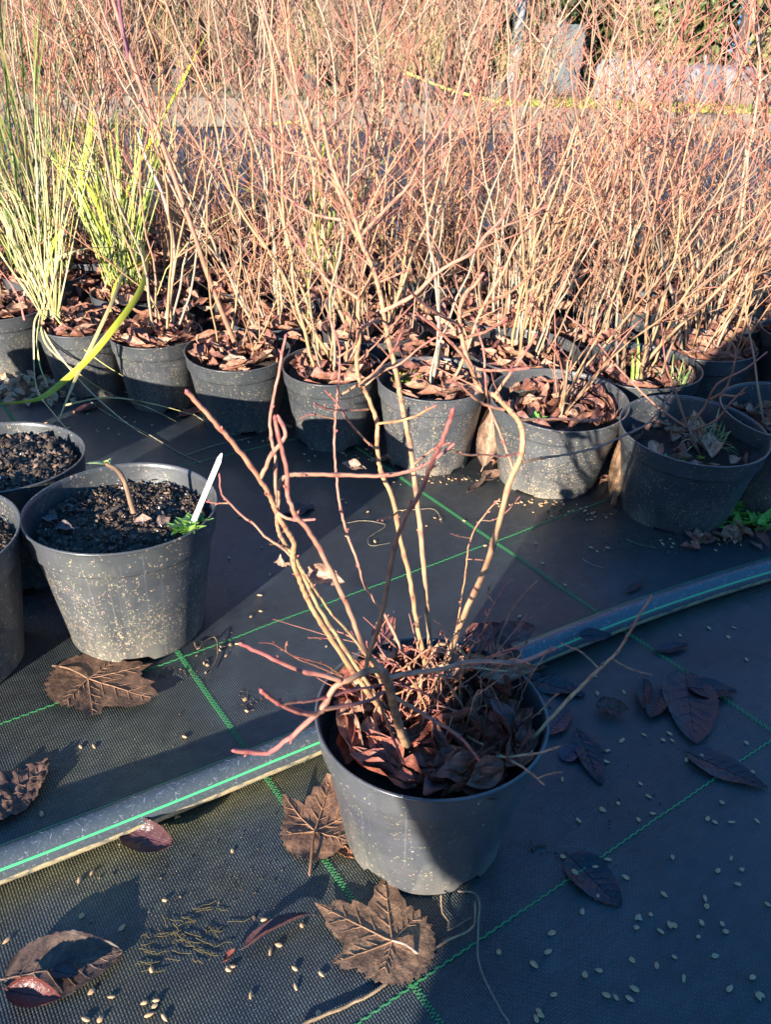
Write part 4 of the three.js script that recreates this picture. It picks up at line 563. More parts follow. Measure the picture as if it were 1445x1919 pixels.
// ---------------------------------------------------------------- the freshly potted pots on the left
{
  const tones = [[0.04, 0.026, 0.018], [0.06, 0.04, 0.026], [0.1, 0.066, 0.044], [0.025, 0.017, 0.013], [0.17, 0.11, 0.075]];
  const compost = (t, y, R, n, seed, big) => { const r = rngOf(seed), s = []; for (let k = 0; k < n; k++) { const a = r() * 6.28, q = Math.sqrt(r()) * R * 0.97, z = r(); s.push([Math.cos(a) * q, y + 0.001 + fbm(Math.cos(a) * q / R * 5, Math.sin(a) * q / R * 5, seed) * 0.008, Math.sin(a) * q, 0.0007 + z * z * 0.0013 + Math.pow(z, 9) * big]); } mesh('compost_crumbs', crumbs(s, tones, r), M.crumb, t, 'stuff'); const p = []; for (let k = 0; k < 16; k++) { const a = r() * 6.28, q = Math.sqrt(r()) * R * 0.9; p.push([Math.cos(a) * q, y + 0.008, Math.sin(a) * q, 0.0012 + r() * 0.001]); } { const f = new MB(); for (let k = 0; k < 90; k++) { const a = r() * 6.28, q = Math.sqrt(r()) * R * 0.92, h = r() * 3.14, l = 0.004 + r() * r() * 0.022, o = V(Math.cos(a) * q, y + 0.005 + r() * 0.004, Math.sin(a) * q); f.tube([o, o.clone().add(V(Math.cos(h) * l * 0.5, 0.001, Math.sin(h) * l * 0.5)), o.clone().add(V(Math.cos(h + 0.4) * l, (r() - 0.4) * 0.004, Math.sin(h + 0.4) * l))], () => 0.0003 + (k % 7 ? 0 : 0.0007), () => lin(0.1 + r() * 0.1, 0.065 + r() * 0.05, 0.04 + r() * 0.03), 4); } mesh('fibres', f.geo(), M.leaf, t, 'stuff'); }
    mesh('white_grit', crumbs(p, [[0.75, 0.75, 0.72]], r), M.crumb, t, 'stuff'); };
  let [t, y, R] = pottedThing('potted_cutting', 'wide grit splashed black pot with one short budding shoot beside a white label', 'potted cutting', -0.397, 1.066, 0.141, 0.221, { seed: 31, mat: M.potDusty, soil: 0.192, rough: 0.012, soilColor: lin(0.04, 0.027, 0.019) });
  compost(t, y, R, 9000, 5, 0.0034);
  t.updateMatrixWorld(); const L = (q) => t.worldToLocal(at(...q));
  { const b = new MB(), path = pathOf([[250, 960, 1.06], [243, 938, 1.06], [232, 900, 1.06], [218, 880, 1.055], [200, 870, 1.05]].map(L), 0.004); b.tube(path, (k, i) => lerp(0.0042, 0.003, k) * (i % 5 ? 1 : 1.15), () => lin(0.3, 0.19, 0.12), 8); mesh('shoot', b.geo(), M.bark, t);
    const c = new MB(); for (const [dx, l, h] of [[-1, 0.03, 0.3], [-0.75, 0.022, -0.4], [-0.9, 0.026, 1.1], [0.5, 0.01, 0.5]]) { const e = L([200, 870, 1.05]), pts = Array.from({ length: 6 }, (_, k) => e.clone().add(V(dx * l * k / 5, 0.004 * Math.sin(k * 0.6) + 0.002 * h, h * 0.006 * k / 5))); c.blade(pts, (k) => 0.0062 * Math.sin(Math.PI * clamp(k * 0.9 + 0.08)), (k) => lin(0.42, 0.46, 0.18), V(0, 0.4, 1), 0.5); } mesh('leaf_bud', c.geo(), M.green, t); }
  const wpos = L([348, 940, 1.02]); wpos.y = y + 0.004; for (const [dx, dz, s] of [[0, 0, 0.03], [0.012, -0.012, 0.026], [-0.014, 0.008, 0.022], [0.004, 0.012, 0.024]]) rosette(t, wpos.clone().add(V(dx, 0.016, dz)), s, 8, Math.round(s * 1000), [0.17, 0.31, 0.05]);
  for (const [px, py, l, w, ry, c] of [[250, 978, 0.028, 0.01, 0.2, [0.42, 0.27, 0.2]], [295, 985, 0.024, 0.011, 1, [0.24, 0.16, 0.13]], [300, 970, 0.02, 0.007, 2, [0.1, 0.07, 0.07]], [85, 965, 0.036, 0.012, -0.6, [0.16, 0.11, 0.1]], [105, 985, 0.036, 0.01, -0.4, [0.13, 0.09, 0.09]], [190, 965, 0.03, 0.004, 0.8, [0.08, 0.055, 0.04]], [325, 990, 0.02, 0.008, 0.4, [0.3, 0.2, 0.14]]]) { const m = mesh('bark_flake', leafGeo(l, w, { curl: 0.7, bend: 0.5, wave: 0.3, a: lin(...c), b: lin(c[0] * 0.7, c[1] * 0.7, c[2] * 0.7) }, px), M.leaf, t), p = onLevel(px, py, 0.2); m.position.set(p.x + 0.397, y + 0.006, p.z + 1.066); m.rotation.set(0.3, ry, 0.15, 'YXZ'); }
  { const b = new MB(), p0 = L([368, 964, 1.03]), p1 = L([416, 850, 1.06]), S = V(1, 0.2, 0.4).normalize(), D = V().subVectors(p1, p0), n = V().crossVectors(D, S).normalize(); p0.addScaledVector(D, -0.2); const w = 0.0042, h = 0.0007;
    const sh = new THREE.Shape(); const len = p0.distanceTo(p1); sh.moveTo(-w, 0); sh.lineTo(w, 0); sh.lineTo(w, len * 0.9); sh.lineTo(w * 0.2, len); sh.lineTo(-w * 0.3, len); sh.lineTo(-w, len * 0.93); sh.closePath();
    const g = new THREE.ExtrudeGeometry(sh, { depth: h, bevelEnabled: true, bevelSize: 0.0003, bevelThickness: 0.0003, bevelSegments: 1 }); const Yv = V().subVectors(p1, p0).normalize(), Xv = S.clone().addScaledVector(Yv, -S.dot(Yv)).normalize(), Zv = V().crossVectors(Xv, Yv);
    g.applyMatrix4(new THREE.Matrix4().makeBasis(Xv, Yv, Zv)); const m = mesh('plant_label', g, new THREE.MeshStandardMaterial({ color: 0xc6c1b0, roughness: 0.55 })); m.position.copy(t.localToWorld(p0.clone())); tag(m, 'white plastic plant label stuck in the soil of the pot with the budding shoot', 'plant label'); }
  [t, y, R] = pottedThing('potted_cutting', 'black pot of lumpy brown compost at the left edge, behind the white label pot', 'potted cutting', -0.655, 1.225, 0.141, 0.215, { seed: 32, mat: M.potSpeck, soil: 0.196, rough: 0.014, soilColor: lin(0.06, 0.04, 0.027) });
  compost(t, y, R, 8000, 6, 0.007);
  [t, y, R] = pottedThing('potted_cutting', 'black pot of crumbly compost cut off by the left edge, in front of its neighbours', 'potted cutting', -0.652, 0.955, 0.141, 0.225, { seed: 33, mat: M.potSpeck, soil: 0.196, rough: 0.012, soilColor: lin(0.06, 0.04, 0.027) });
  compost(t, y, R, 3000, 7, 0.004);
  for (const [x, z, s] of [[-0.95, 1.32, 34], [-1.16, 1.5, 35]]) { const [u, yy, RR] = pottedThing('potted_cutting', 'pot of compost standing out of the picture on the left, beyond the lumpy one', 'potted cutting', x, z, 0.141, 0.215, { seed: s, mat: M.potSpeck, soil: 0.196 }); u.userData.group = 'compost pots off to the left'; }
}

// ---------------------------------------------------------------- leaves, stalks and seeds on the fabric
const veinTone = (c, k) => lin(Math.min(0.6, c[0] * k), Math.min(0.5, c[1] * k), Math.min(0.4, c[2] * k));
// oval leaf lying flat: blade plus a raised midrib with side veins; from its stalk end to its tip in the photograph
function groundLeaf(label, a, b, W, o = {}) {
  const A = onGround(a[0], a[1]), B = onGround(b[0], b[1]), L = A.distanceTo(B), t = thing('fallen_leaf', label, 'leaf', V(A.x, A.y + (o.lift ?? 0.0025), A.z));
  t.rotation.set(o.roll ?? 0, Math.atan2(-(B.z - A.z), B.x - A.x), o.tip ?? 0, 'YXZ');
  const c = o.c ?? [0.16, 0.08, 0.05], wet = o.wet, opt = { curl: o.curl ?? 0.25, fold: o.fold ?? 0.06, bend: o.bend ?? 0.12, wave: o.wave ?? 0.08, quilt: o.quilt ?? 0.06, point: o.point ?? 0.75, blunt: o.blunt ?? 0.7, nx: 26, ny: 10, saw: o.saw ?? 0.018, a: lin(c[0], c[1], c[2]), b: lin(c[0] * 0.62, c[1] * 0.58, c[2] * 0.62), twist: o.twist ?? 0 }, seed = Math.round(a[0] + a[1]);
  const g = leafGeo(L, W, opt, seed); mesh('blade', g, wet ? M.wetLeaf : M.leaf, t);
  const P = g.attributes.position, get = (i, j) => { const u = clamp(i, 0, 26), k = Math.floor(u), f = Math.min(26, k + 1), w = u - k, jj = Math.round(clamp(j, 0, 10)); return V().fromBufferAttribute(P, k * 11 + jj).lerp(V().fromBufferAttribute(P, f * 11 + jj), w); };
  const v = new MB(), vc = veinTone(c, o.vein ?? (wet ? 1.15 : 1.6)), up = V(0, 0.0004, 0), vr = wet ? 0.6 : 1;
  const rib = []; for (let i = -4; i <= 25; i++) rib.push(i < 0 ? get(0, 5).add(V(i * L * 0.02, 0, i * L * 0.004)) : get(i, 5).add(up)); v.tube(rib, (k) => lerp(0.0011, 0.0003, k) * vr, () => vc, 5);
  if (o.veins !== 0) for (let i = 3; i < 22; i += 3) for (const s of [-1, 1]) { const p = []; for (let k = 0; k <= 4; k++) p.push(get(i + k * 0.95, 5 + s * k).add(up)); v.tube(p, (k) => lerp(0.0006, 0.0002, k) * vr, () => vc, 4); }
  mesh('veins', v.geo(), wet ? M.wetLeaf : M.leaf, t);
  return t;
}
// lobed leaf: outline with pointed lobes round the stalk joint
function lobedLeaf(label, hub, tipPx, scale, lobes, stalk, c, o = {}) {
  const A = onGround(hub[0], hub[1]), B = onGround(tipPx[0], tipPx[1]), L = A.distanceTo(B) * scale, t = thing('fallen_leaf', label, 'leaf', V(A.x, A.y + 0.004, A.z)); t.rotation.y = Math.atan2(-(B.z - A.z), B.x - A.x);
  const n = 84, rings = 7, p = [], col = [], u = [], ix = [], r = rngOf(hub[0]), ph = r() * 9;
  const edge = (a) => { let m = 0; for (const [la, ll, lw] of lobes) { const d = Math.atan2(Math.sin(a - la), Math.cos(a - la)); m = Math.max(m, ll * (1 - 0.5 * Math.pow(Math.min(1, Math.abs(d) / lw), o.sharp ?? 0.85))); } return L * Math.max(0.22, m) * (1 + 0.05 * Math.sin(a * 31 + ph) + 0.03 * Math.sin(a * 57)); };
  const hgt = (x, z) => { const q = Math.hypot(x, z) / L; return 0.0012 + L * (o.cup ?? 0.05) * q * q + L * (o.ripple ?? 0.05) * q * (noise(x / L * 3, z / L * 3, ph) + 0.3) + L * 0.02 * Math.abs(noise(x / L * 9, z / L * 9, ph)); };
  for (let j = 0; j <= rings; j++) for (let i = 0; i <= n; i++) { const a = i / n * 6.2832, q = edge(a) * j / rings, x = Math.cos(a) * q, z = Math.sin(a) * q, m = clamp(0.55 + 0.7 * noise(x / L * 5, z / L * 5, ph + 3)); p.push(x, hgt(x, z), z); col.push(c[0] * lerp(0.55, 1, m), c[1] * lerp(0.52, 1, m), c[2] * lerp(0.55, 1, m)); u.push(x * 12, z * 12); }
  for (let j = 0; j < rings; j++) for (let i = 0; i < n; i++) { const a = j * (n + 1) + i, b = a + n + 1; ix.push(a, a + 1, b, a + 1, b + 1, b); }
  const g = new THREE.BufferGeometry(); g.setAttribute('position', new THREE.Float32BufferAttribute(p, 3)); g.setAttribute('color', new THREE.Float32BufferAttribute(col, 3)); g.setAttribute('uv', new THREE.Float32BufferAttribute(u, 2)); g.setIndex(ix); g.computeVertexNormals();
  mesh('blade', g, o.wet ? M.wetLeaf : M.leaf, t);
  const v = new MB(), vc = veinTone(c, o.vein ?? 1.8), on = (a, q) => { const x = Math.cos(a) * q, z = Math.sin(a) * q; return V(x, hgt(x, z) + 0.0007, z); };
  for (const [la, ll] of lobes) {
    const p2 = []; for (let k = 0; k <= 10; k++) p2.push(on(la, L * ll * 0.95 * k / 10)); v.tube(p2, (k) => lerp(0.0011, 0.0003, k), () => vc, 5);
    for (let k = 2; k < 9; k += 2) for (const s of [-1, 1]) { const q0 = L * ll * k / 10, p3 = []; for (let m = 0; m <= 4; m++) { const e = m / 4 * L * ll * 0.24, x = Math.cos(la) * q0 + Math.cos(la + s * 0.75) * e, z = Math.sin(la) * q0 + Math.sin(la + s * 0.75) * e; if (Math.hypot(x, z) < edge(Math.atan2(z, x)) * 0.95) p3.push(V(x, hgt(x, z) + 0.0006, z)); } if (p3.length > 1) v.tube(p3, (k2) => lerp(0.0006, 0.00025, k2), () => vc, 4); }
  }
  mesh('veins', v.geo(), M.leaf, t);
  if (stalk) { t.updateMatrixWorld(); const s = new MB(), e = onGround(stalk[0], stalk[1], 0.003), p0 = t.worldToLocal(e), mid = p0.clone().multiplyScalar(0.5).add(V(0, 0.008, 0)); s.tube(pathOf([V(0, 0.004, 0), mid, p0], 0.006), (k) => lerp(0.0013, 0.0017, k), () => lin(o.stalk?.[0] ?? 0.3, o.stalk?.[1] ?? 0.18, o.stalk?.[2] ?? 0.1), 6); mesh('stalk', s.geo(), M.leaf, t); }
  return t;
}
{
  const W = true;
  lobedLeaf('large brown dead leaf with branching pale veins tucked under the pot with the white label', [165, 1275], [290, 1318], 1.0, [[0, 1, 0.62], [-0.75, 0.75, 0.5], [0.8, 0.72, 0.5], [1.5, 0.5, 0.5], [-1.35, 0.4, 0.4]], [98, 1247], [0.21, 0.12, 0.07], { sharp: 1.3, vein: 2.3, cup: 0.04 });
  groundLeaf('brown pointed leaf with ridged veins at the left edge above the pipe', [-45, 1545], [92, 1428], 0.036, { c: [0.15, 0.085, 0.055], quilt: 0.22, vein: 1.6, bend: 0.2, lift: 0.004, wave: 0.1 });
  groundLeaf('dark glossy curled purple leaf lying just below the pipe on the left', [232, 1566], [334, 1602], 0.023, { c: [0.07, 0.026, 0.027], wet: W, curl: 1.1, bend: 0.9, fold: 0.0, lift: 0.012, roll: 0.35, blunt: 0.5, quilt: 0.1, veins: 0, vein: 1.2 });
  lobedLeaf('brown lobed leaf with ridged veins and its stalk towards the camera, touching the front pot', [590, 1562], [622, 1465], 1.0, [[0, 1, 0.6], [-0.95, 0.8, 0.5], [0.8, 0.85, 0.5], [-2.0, 0.42, 0.5], [1.75, 0.6, 0.5]], [580, 1640], [0.29, 0.16, 0.085], { ripple: 0.14, cup: 0.1, vein: 1.7, stalk: [0.28, 0.15, 0.08] });
  lobedLeaf('flat light brown lobed leaf with a pale stalk, in the sun below the front pot', [735, 1770], [595, 1702], 1.0, [[0, 1, 0.62], [1.0, 0.88, 0.55], [-0.85, 0.75, 0.55], [1.85, 0.45, 0.5], [-1.75, 0.4, 0.5]], [788, 1794], [0.33, 0.195, 0.105], { ripple: 0.03, cup: 0.01, vein: 1.35, stalk: [0.5, 0.36, 0.28] });
  groundLeaf('small orange brown crumpled leaf against the foot of the front pot', [632, 1592], [664, 1612], 0.008, { c: [0.4, 0.16, 0.06], curl: 1.2, bend: 0.6, quilt: 0.4, lift: 0.004 });
  groundLeaf('narrow dark leaf with an upturned orange edge, near the bottom', [460, 1782], [578, 1712], 0.011, { c: [0.11, 0.05, 0.045], curl: 1.3, bend: -0.4, lift: 0.012, roll: -0.5, veins: 0, vein: 1.2, blunt: 0.6, wet: W });
  groundLeaf('tiny red brown curled bud scale beside the narrow dark leaf', [420, 1806], [442, 1783], 0.006, { c: [0.26, 0.08, 0.05], curl: 1.6, bend: 0.9, lift: 0.006, veins: 0, wet: W });
  groundLeaf('arched ribbed brown leaf with a pale midrib at the lower left', [10, 1838], [232, 1790], 0.034, { c: [0.115, 0.07, 0.045], bend: 0.12, curl: 0.35, lift: 0.004, roll: 0.18, vein: 2.4, quilt: 0.08 });
  groundLeaf('glossy dark red curled leaf in the lower left corner', [18, 1868], [128, 1888], 0.018, { c: [0.10, 0.025, 0.02], wet: W, curl: 1.3, bend: 0.9, lift: 0.012, roll: 0.3, veins: 0, fold: 0.1, vein: 1 });
  groundLeaf('small dark glossy leaf above the dark red curled one in the corner', [100, 1825], [152, 1838], 0.011, { c: [0.09, 0.04, 0.04], wet: W, curl: 1.0, bend: 0.8, lift: 0.008, veins: 0 });
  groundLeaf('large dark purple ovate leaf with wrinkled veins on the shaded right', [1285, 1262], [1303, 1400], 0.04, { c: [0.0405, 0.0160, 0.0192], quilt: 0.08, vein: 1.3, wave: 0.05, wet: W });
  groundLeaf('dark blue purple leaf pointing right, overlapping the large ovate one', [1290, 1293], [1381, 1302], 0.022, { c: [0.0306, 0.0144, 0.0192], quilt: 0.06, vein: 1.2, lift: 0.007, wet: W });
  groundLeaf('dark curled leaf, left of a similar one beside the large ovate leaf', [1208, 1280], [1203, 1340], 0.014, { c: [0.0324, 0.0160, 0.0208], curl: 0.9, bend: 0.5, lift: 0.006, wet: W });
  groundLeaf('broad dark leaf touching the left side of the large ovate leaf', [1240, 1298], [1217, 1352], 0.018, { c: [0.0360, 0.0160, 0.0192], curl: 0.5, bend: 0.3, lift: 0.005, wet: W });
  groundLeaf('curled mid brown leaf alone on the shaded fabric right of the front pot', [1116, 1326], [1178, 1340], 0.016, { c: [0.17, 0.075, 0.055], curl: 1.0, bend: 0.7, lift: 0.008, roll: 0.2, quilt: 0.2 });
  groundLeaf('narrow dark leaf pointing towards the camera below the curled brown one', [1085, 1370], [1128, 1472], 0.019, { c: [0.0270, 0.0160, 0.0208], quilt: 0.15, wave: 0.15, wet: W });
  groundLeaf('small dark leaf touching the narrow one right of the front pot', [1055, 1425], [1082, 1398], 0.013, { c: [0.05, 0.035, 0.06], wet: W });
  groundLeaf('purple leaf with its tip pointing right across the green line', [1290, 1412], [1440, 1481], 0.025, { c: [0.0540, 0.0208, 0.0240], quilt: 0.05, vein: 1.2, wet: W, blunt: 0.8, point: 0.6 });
  groundLeaf('flattened dark leaf pressed onto the green line at the lower right', [1068, 1602], [1165, 1700], 0.026, { c: [0.024, 0.018, 0.024], quilt: 0.04, vein: 1.5, lift: 0.0015, wet: W });
  groundLeaf('small dark leaf on the fabric between the pipe and the large ovate leaf', [1228, 1222], [1290, 1212], 0.013, { c: [0.04, 0.025, 0.032], curl: 0.6, bend: 0.4, wet: W });
  groundLeaf('purple leaf lying against the right side of the front pot', [1022, 1378], [1068, 1330], 0.017, { c: [0.075, 0.03, 0.04], curl: 0.4, lift: 0.004, wet: W });
  groundLeaf('dark wet ragged leaf behind the front pot on the right', [990, 1270], [1098, 1305], 0.022, { c: [0.04, 0.024, 0.026], wave: 0.2, quilt: 0.15, wet: W });
  groundLeaf('brown leaf under the pipe right behind the front pot', [985, 1262], [1026, 1250], 0.009, { c: [0.17, 0.075, 0.05], curl: 0.8, lift: 0.003 });
  { const l = groundLeaf('black torn leaf draped over the pipe', [1080, 1190], [1138, 1192], 0.013, { c: [0.03, 0.025, 0.03], curl: 0.9, bend: 0.3, fold: -0.2, wet: W }); l.position.copy(onLevel(1085, 1190, 0.05)); l.rotation.x = 0.4; }
  groundLeaf('small reddish leaf above the pipe on the shaded fabric', [1176, 1112], [1204, 1092], 0.008, { c: [0.13, 0.05, 0.045], curl: 0.8, bend: 0.5 });
  groundLeaf('brown leaf lying in the shade under the long horizontal twig', [535, 962], [590, 950], 0.02, { c: [0.10, 0.055, 0.05], wave: 0.2 });
  groundLeaf('curled brown leaf at the foot of the moss pot, right side', [905, 905], [945, 890], 0.022, { c: [0.32, 0.2, 0.13], curl: 0.9, bend: 0.5, lift: 0.008 });
  groundLeaf('upright tan leaf wedged between the moss pot and the dusty wide pot', [905, 890], [925, 830], 0.03, { c: [0.4, 0.27, 0.18], curl: 1.0, bend: 0.7, lift: 0.02, tip: 0.7 });
  groundLeaf('tan leaf standing between the dusty wide pot and the shaded weedy pot', [1148, 945], [1160, 885], 0.022, { c: [0.3, 0.19, 0.1], curl: 0.9, bend: 0.5, lift: 0.015, tip: 0.9 });
  groundLeaf('dark shrivelled leaf in front of the dusty wide pot', [878, 925], [912, 902], 0.012, { c: [0.12, 0.08, 0.06], curl: 1.4, bend: 1, lift: 0.005 });
  groundLeaf('reddish leaf in the shade between the two pots with leaning stems', [335, 780], [385, 765], 0.018, { c: [0.26, 0.1, 0.08], curl: 0.6, bend: 0.4 });
  groundLeaf('dark red leaf in the shade left of the thick stemmed pot', [140, 770], [195, 758], 0.016, { c: [0.12, 0.045, 0.045], curl: 0.6, bend: 0.3 });
  groundLeaf('small pink brown leaf at the foot of the pot heaped with leaves', [238, 745], [256, 768], 0.012, { c: [0.24, 0.12, 0.1], curl: 1.1, bend: 0.3 });
  groundLeaf('orange brown leaf at the foot of the straw grass pot', [205, 725], [235, 715], 0.014, { c: [0.42, 0.2, 0.1], curl: 0.8, bend: 0.4 });
  // heap of pale papery florets at the left, under the bent yellow blade
  { const t = thing('dried_flower_head', 'heap of pale papery dried florets on the fabric at the left edge', 'dried flower head', onGround(70, 735)), r = rngOf(8), b = []; for (let k = 0; k < 75; k++) { const c = [0.62 + r() * 0.14, 0.47 + r() * 0.12, 0.31 + r() * 0.08], m = mesh('floret', leafGeo(0.022 + r() * 0.014, 0.01 + r() * 0.005, { curl: 0.8 + r(), bend: (r() - 0.5) * 2, wave: 0.3, nx: 4, ny: 3, blunt: 0.45, a: lin(...c), b: lin(c[0] * 0.7, c[1] * 0.66, c[2] * 0.6) }, k), M.leaf, t); const a = r() * 6.28, q = Math.sqrt(r()); m.position.set(Math.cos(a) * q * 0.13, 0.008 + r() * 0.05 * (1 - q), Math.sin(a) * q * 0.09); m.rotation.set(r() * 2 - 1, r() * 6.28, r() * 1.6 - 0.8, 'YXZ'); } }
  // leafy weeds and wet leaves in the corner by the shaded pot
  { const t = thing('weed_clump', 'patch of narrow leaved green weeds beside the shaded pots at the right edge', 'weed', onGround(1400, 975)), r = rngOf(12); for (let k = 0; k < 15; k++) rosette(t, V((r() - 0.5) * 0.17, 0.004, (r() - 0.5) * 0.09), 0.035, 9, 200 + k, [0.13, 0.28, 0.035]); }
  { const r = rngOf(14); for (let k = 0; k < 16; k++) { const m = mesh('fallen_leaf', litter[Math.floor(r() * 32)], M.wetLeaf), p = onGround(1290 + r() * 160, 985 + r() * 50, 0.006); m.position.copy(p); m.rotation.set((r() - 0.5), r() * 6.28, (r() - 0.5) * 0.8, 'YXZ'); tag(m, 'wet dead leaf in the dark heap between the weeds and the pipe', 'leaf', 'wet leaves heaped by the weeds'); } }
  { const r = rngOf(15), px = [[860, 870], [930, 870], [905, 850], [1150, 900], [545, 800], [725, 860], [1140, 935], [200, 740], [1320, 1010], [1370, 1000], [560, 795], [745, 870]]; px.forEach(([x, y]) => { for (let k = 0; k < 2; k++) { const m = mesh('fallen_leaf', litter[Math.floor(r() * 32)], M.leaf), p = onGround(x + (r() - 0.5) * 26, y + (r() - 0.5) * 14, 0.008); m.position.copy(p); m.rotation.set((r() - 0.5), r() * 6.28, (r() - 0.5) * 0.8, 'YXZ'); tag(m, 'small curled dead leaf lying in the gaps between the front row pots', 'leaf', 'leaves in the gaps of the front row'); } }); }
  // stalks
  const stalk = (label, pts, r0, r1, c, h = 0.004) => { const b = new MB(), path = pathOf(pts.map((p) => onGround(p[0], p[1], p[2] ?? h)), 0.008), rr = rngOf(pts[0][0]); path.forEach((p) => p.add(V((rr() - 0.5) * 0.0012, 0, (rr() - 0.5) * 0.0012))); b.tube(path, (k) => lerp(r0, r1, k), (k) => { const s = 0.85 + 0.3 * rr(); return lin(c[0] * s, c[1] * s, c[2] * s); }, 6); tag(mesh('dry_stalk', b.geo(), M.leaf), label, 'stalk'); };
  stalk('grey dry stalk running from under the front pot to the bottom edge', [[858, 1672], [886, 1680, 0.008], [897, 1700, 0.014], [895, 1740, 0.008], [896, 1790], [905, 1830], [930, 1880], [960, 1930]], 0.0013, 0.001, [0.34, 0.28, 0.2]);
  stalk('tan dry stalk curving from beside the front pot to the bottom edge', [[890, 1700, 0.01], [885, 1745, 0.008], [840, 1765], [800, 1790], [760, 1820], [700, 1862], [640, 1892], [560, 1925]], 0.0012, 0.0019, [0.44, 0.31, 0.17]);
  stalk('short bent root between the two dry stalks by the front pot', [[826, 1688, 0.012], [828, 1712], [842, 1730], [838, 1745], [870, 1730], [884, 1722]], 0.0011, 0.0008, [0.36, 0.26, 0.15]);
  stalk('long grass stalk lying in front of the thick stemmed pot', [[235, 735], [300, 760], [340, 765], [400, 800], [440, 815]], 0.0016, 0.0009, [0.5, 0.43, 0.27], 0.003); stalk('grass stalk lying across the shaded fabric behind the labelled pot', [[130, 720], [200, 775], [270, 810], [330, 845], [378, 870]], 0.0014, 0.0008, [0.42, 0.36, 0.24], 0.003); stalk('thin grass stalk reaching towards the thick stemmed pot', [[345, 855], [400, 835], [470, 820]], 0.001, 0.0006, [0.4, 0.36, 0.2], 0.003);
  stalk('thin looped tendril on the fabric behind the bush', [[650, 982], [680, 978], [722, 986], [705, 1000], [690, 1012], [694, 1025], [730, 1020]], 0.0007, 0.0005, [0.4, 0.33, 0.2], 0.003); stalk('thin wavy root on the fabric right of the looped tendril', [[745, 957], [780, 955], [812, 955], [825, 970], [828, 980]], 0.0007, 0.0006, [0.42, 0.34, 0.22], 0.003);
  stalk('curled dry root beside the labelled pot near the green line', [[365, 1205], [372, 1225, 0.012], [385, 1210, 0.012], [402, 1200, 0.01], [408, 1225], [395, 1260]], 0.0018, 0.0008, [0.2, 0.15, 0.09]);
  stalk('green grass shred in front of the shaded weedy pot', [[1175, 1012], [1200, 1022], [1230, 1028]], 0.001, 0.0005, [0.2, 0.28, 0.1], 0.003); stalk('thin white root on the shaded fabric right of the bush', [[1092, 1048], [1110, 1060], [1130, 1065]], 0.0005, 0.0004, [0.5, 0.48, 0.42], 0.003);
  { const r = rngOf(31), b = new MB(); for (let k = 0; k < 46; k++) { const x = 240 + r() * 190, y = 1730 + r() * 100 - (x - 240) * 0.25, a = r() < 0.7 ? -0.4 + r() * 0.7 : r() * 3, l = 12 + r() * 30, pts = [0, 0.33, 0.66, 1].map((q) => onGround(x + Math.cos(a) * l * q + (r() - 0.5) * 7, y + Math.sin(a) * l * q + (r() - 0.5) * 7, 0.0016)); b.tube(pathOf(pts, 0.004), () => 0.00036, () => lin(0.22, 0.18, 0.05), 4); } const m = mesh('root_tangle', b.geo(), M.leaf); m.userData = { label: 'flat tangle of thin yellow roots on the fabric at the lower left', category: 'roots', kind: 'stuff' }; }
  // crumbs of soil washed up along the pots and the pipe
  { const r = rngOf(41), s = []; const near = (x, y, dx, dy, n) => { for (let k = 0; k < n; k++) { const p = onGround(x + (r() + r() - 1) * dx, y + (r() + r() - 1) * dy, 0.001); s.push([p.x, p.y, p.z, 0.0007 + r() * r() * r() * 0.0036]); } };
    near(1280, 1015, 170, 26, 420); near(640, 855, 130, 18, 200); near(1060, 960, 130, 20, 180); near(300, 1260, 120, 18, 160); near(400, 1210, 50, 30, 70); near(820, 895, 120, 14, 160); near(470, 1310, 40, 30, 60); near(500, 1320, 300, 200, 160); near(1150, 1450, 280, 200, 240); near(450, 1620, 400, 180, 160); near(1010, 1590, 60, 20, 50); near(180, 720, 160, 20, 160);
    const m = mesh('soil_crumbs', crumbs(s, [[0.05, 0.035, 0.025], [0.09, 0.06, 0.04], [0.14, 0.1, 0.065]], r), M.crumb); m.userData = { label: 'crumbs of dark soil strewn over the fabric', category: 'soil', kind: 'stuff' }; }
  // seeds: husked ovals, each one its own
  const seedGeo = [0, 1, 2].map((k) => { const g = new THREE.SphereGeometry(1, 10, 7), P = g.attributes.position, c = [], r = rngOf(k + 5); for (let i = 0; i < P.count; i++) { const x = P.getX(i), w = 1 - 0.35 * Math.max(0, x) * Math.abs(x) - 0.15 * x; P.setXYZ(i, x * 0.0046, Math.max(P.getY(i) * 0.0014 * w, -0.0012), P.getZ(i) * 0.0023 * w * (1 + 0.1 * k)); const s = 0.75 + 0.5 * clamp(Math.abs(P.getZ(i)) / 0.0023) * (k ? 1 : 0.7) - 0.1 * r(); c.push(0.48 * s, (0.31 - k * 0.02) * s, (0.16 - k * 0.015) * s); } g.setAttribute('color', new THREE.Float32BufferAttribute(c, 3)); g.computeVertexNormals(); return g; });
  const r = rngOf(77), px = [];
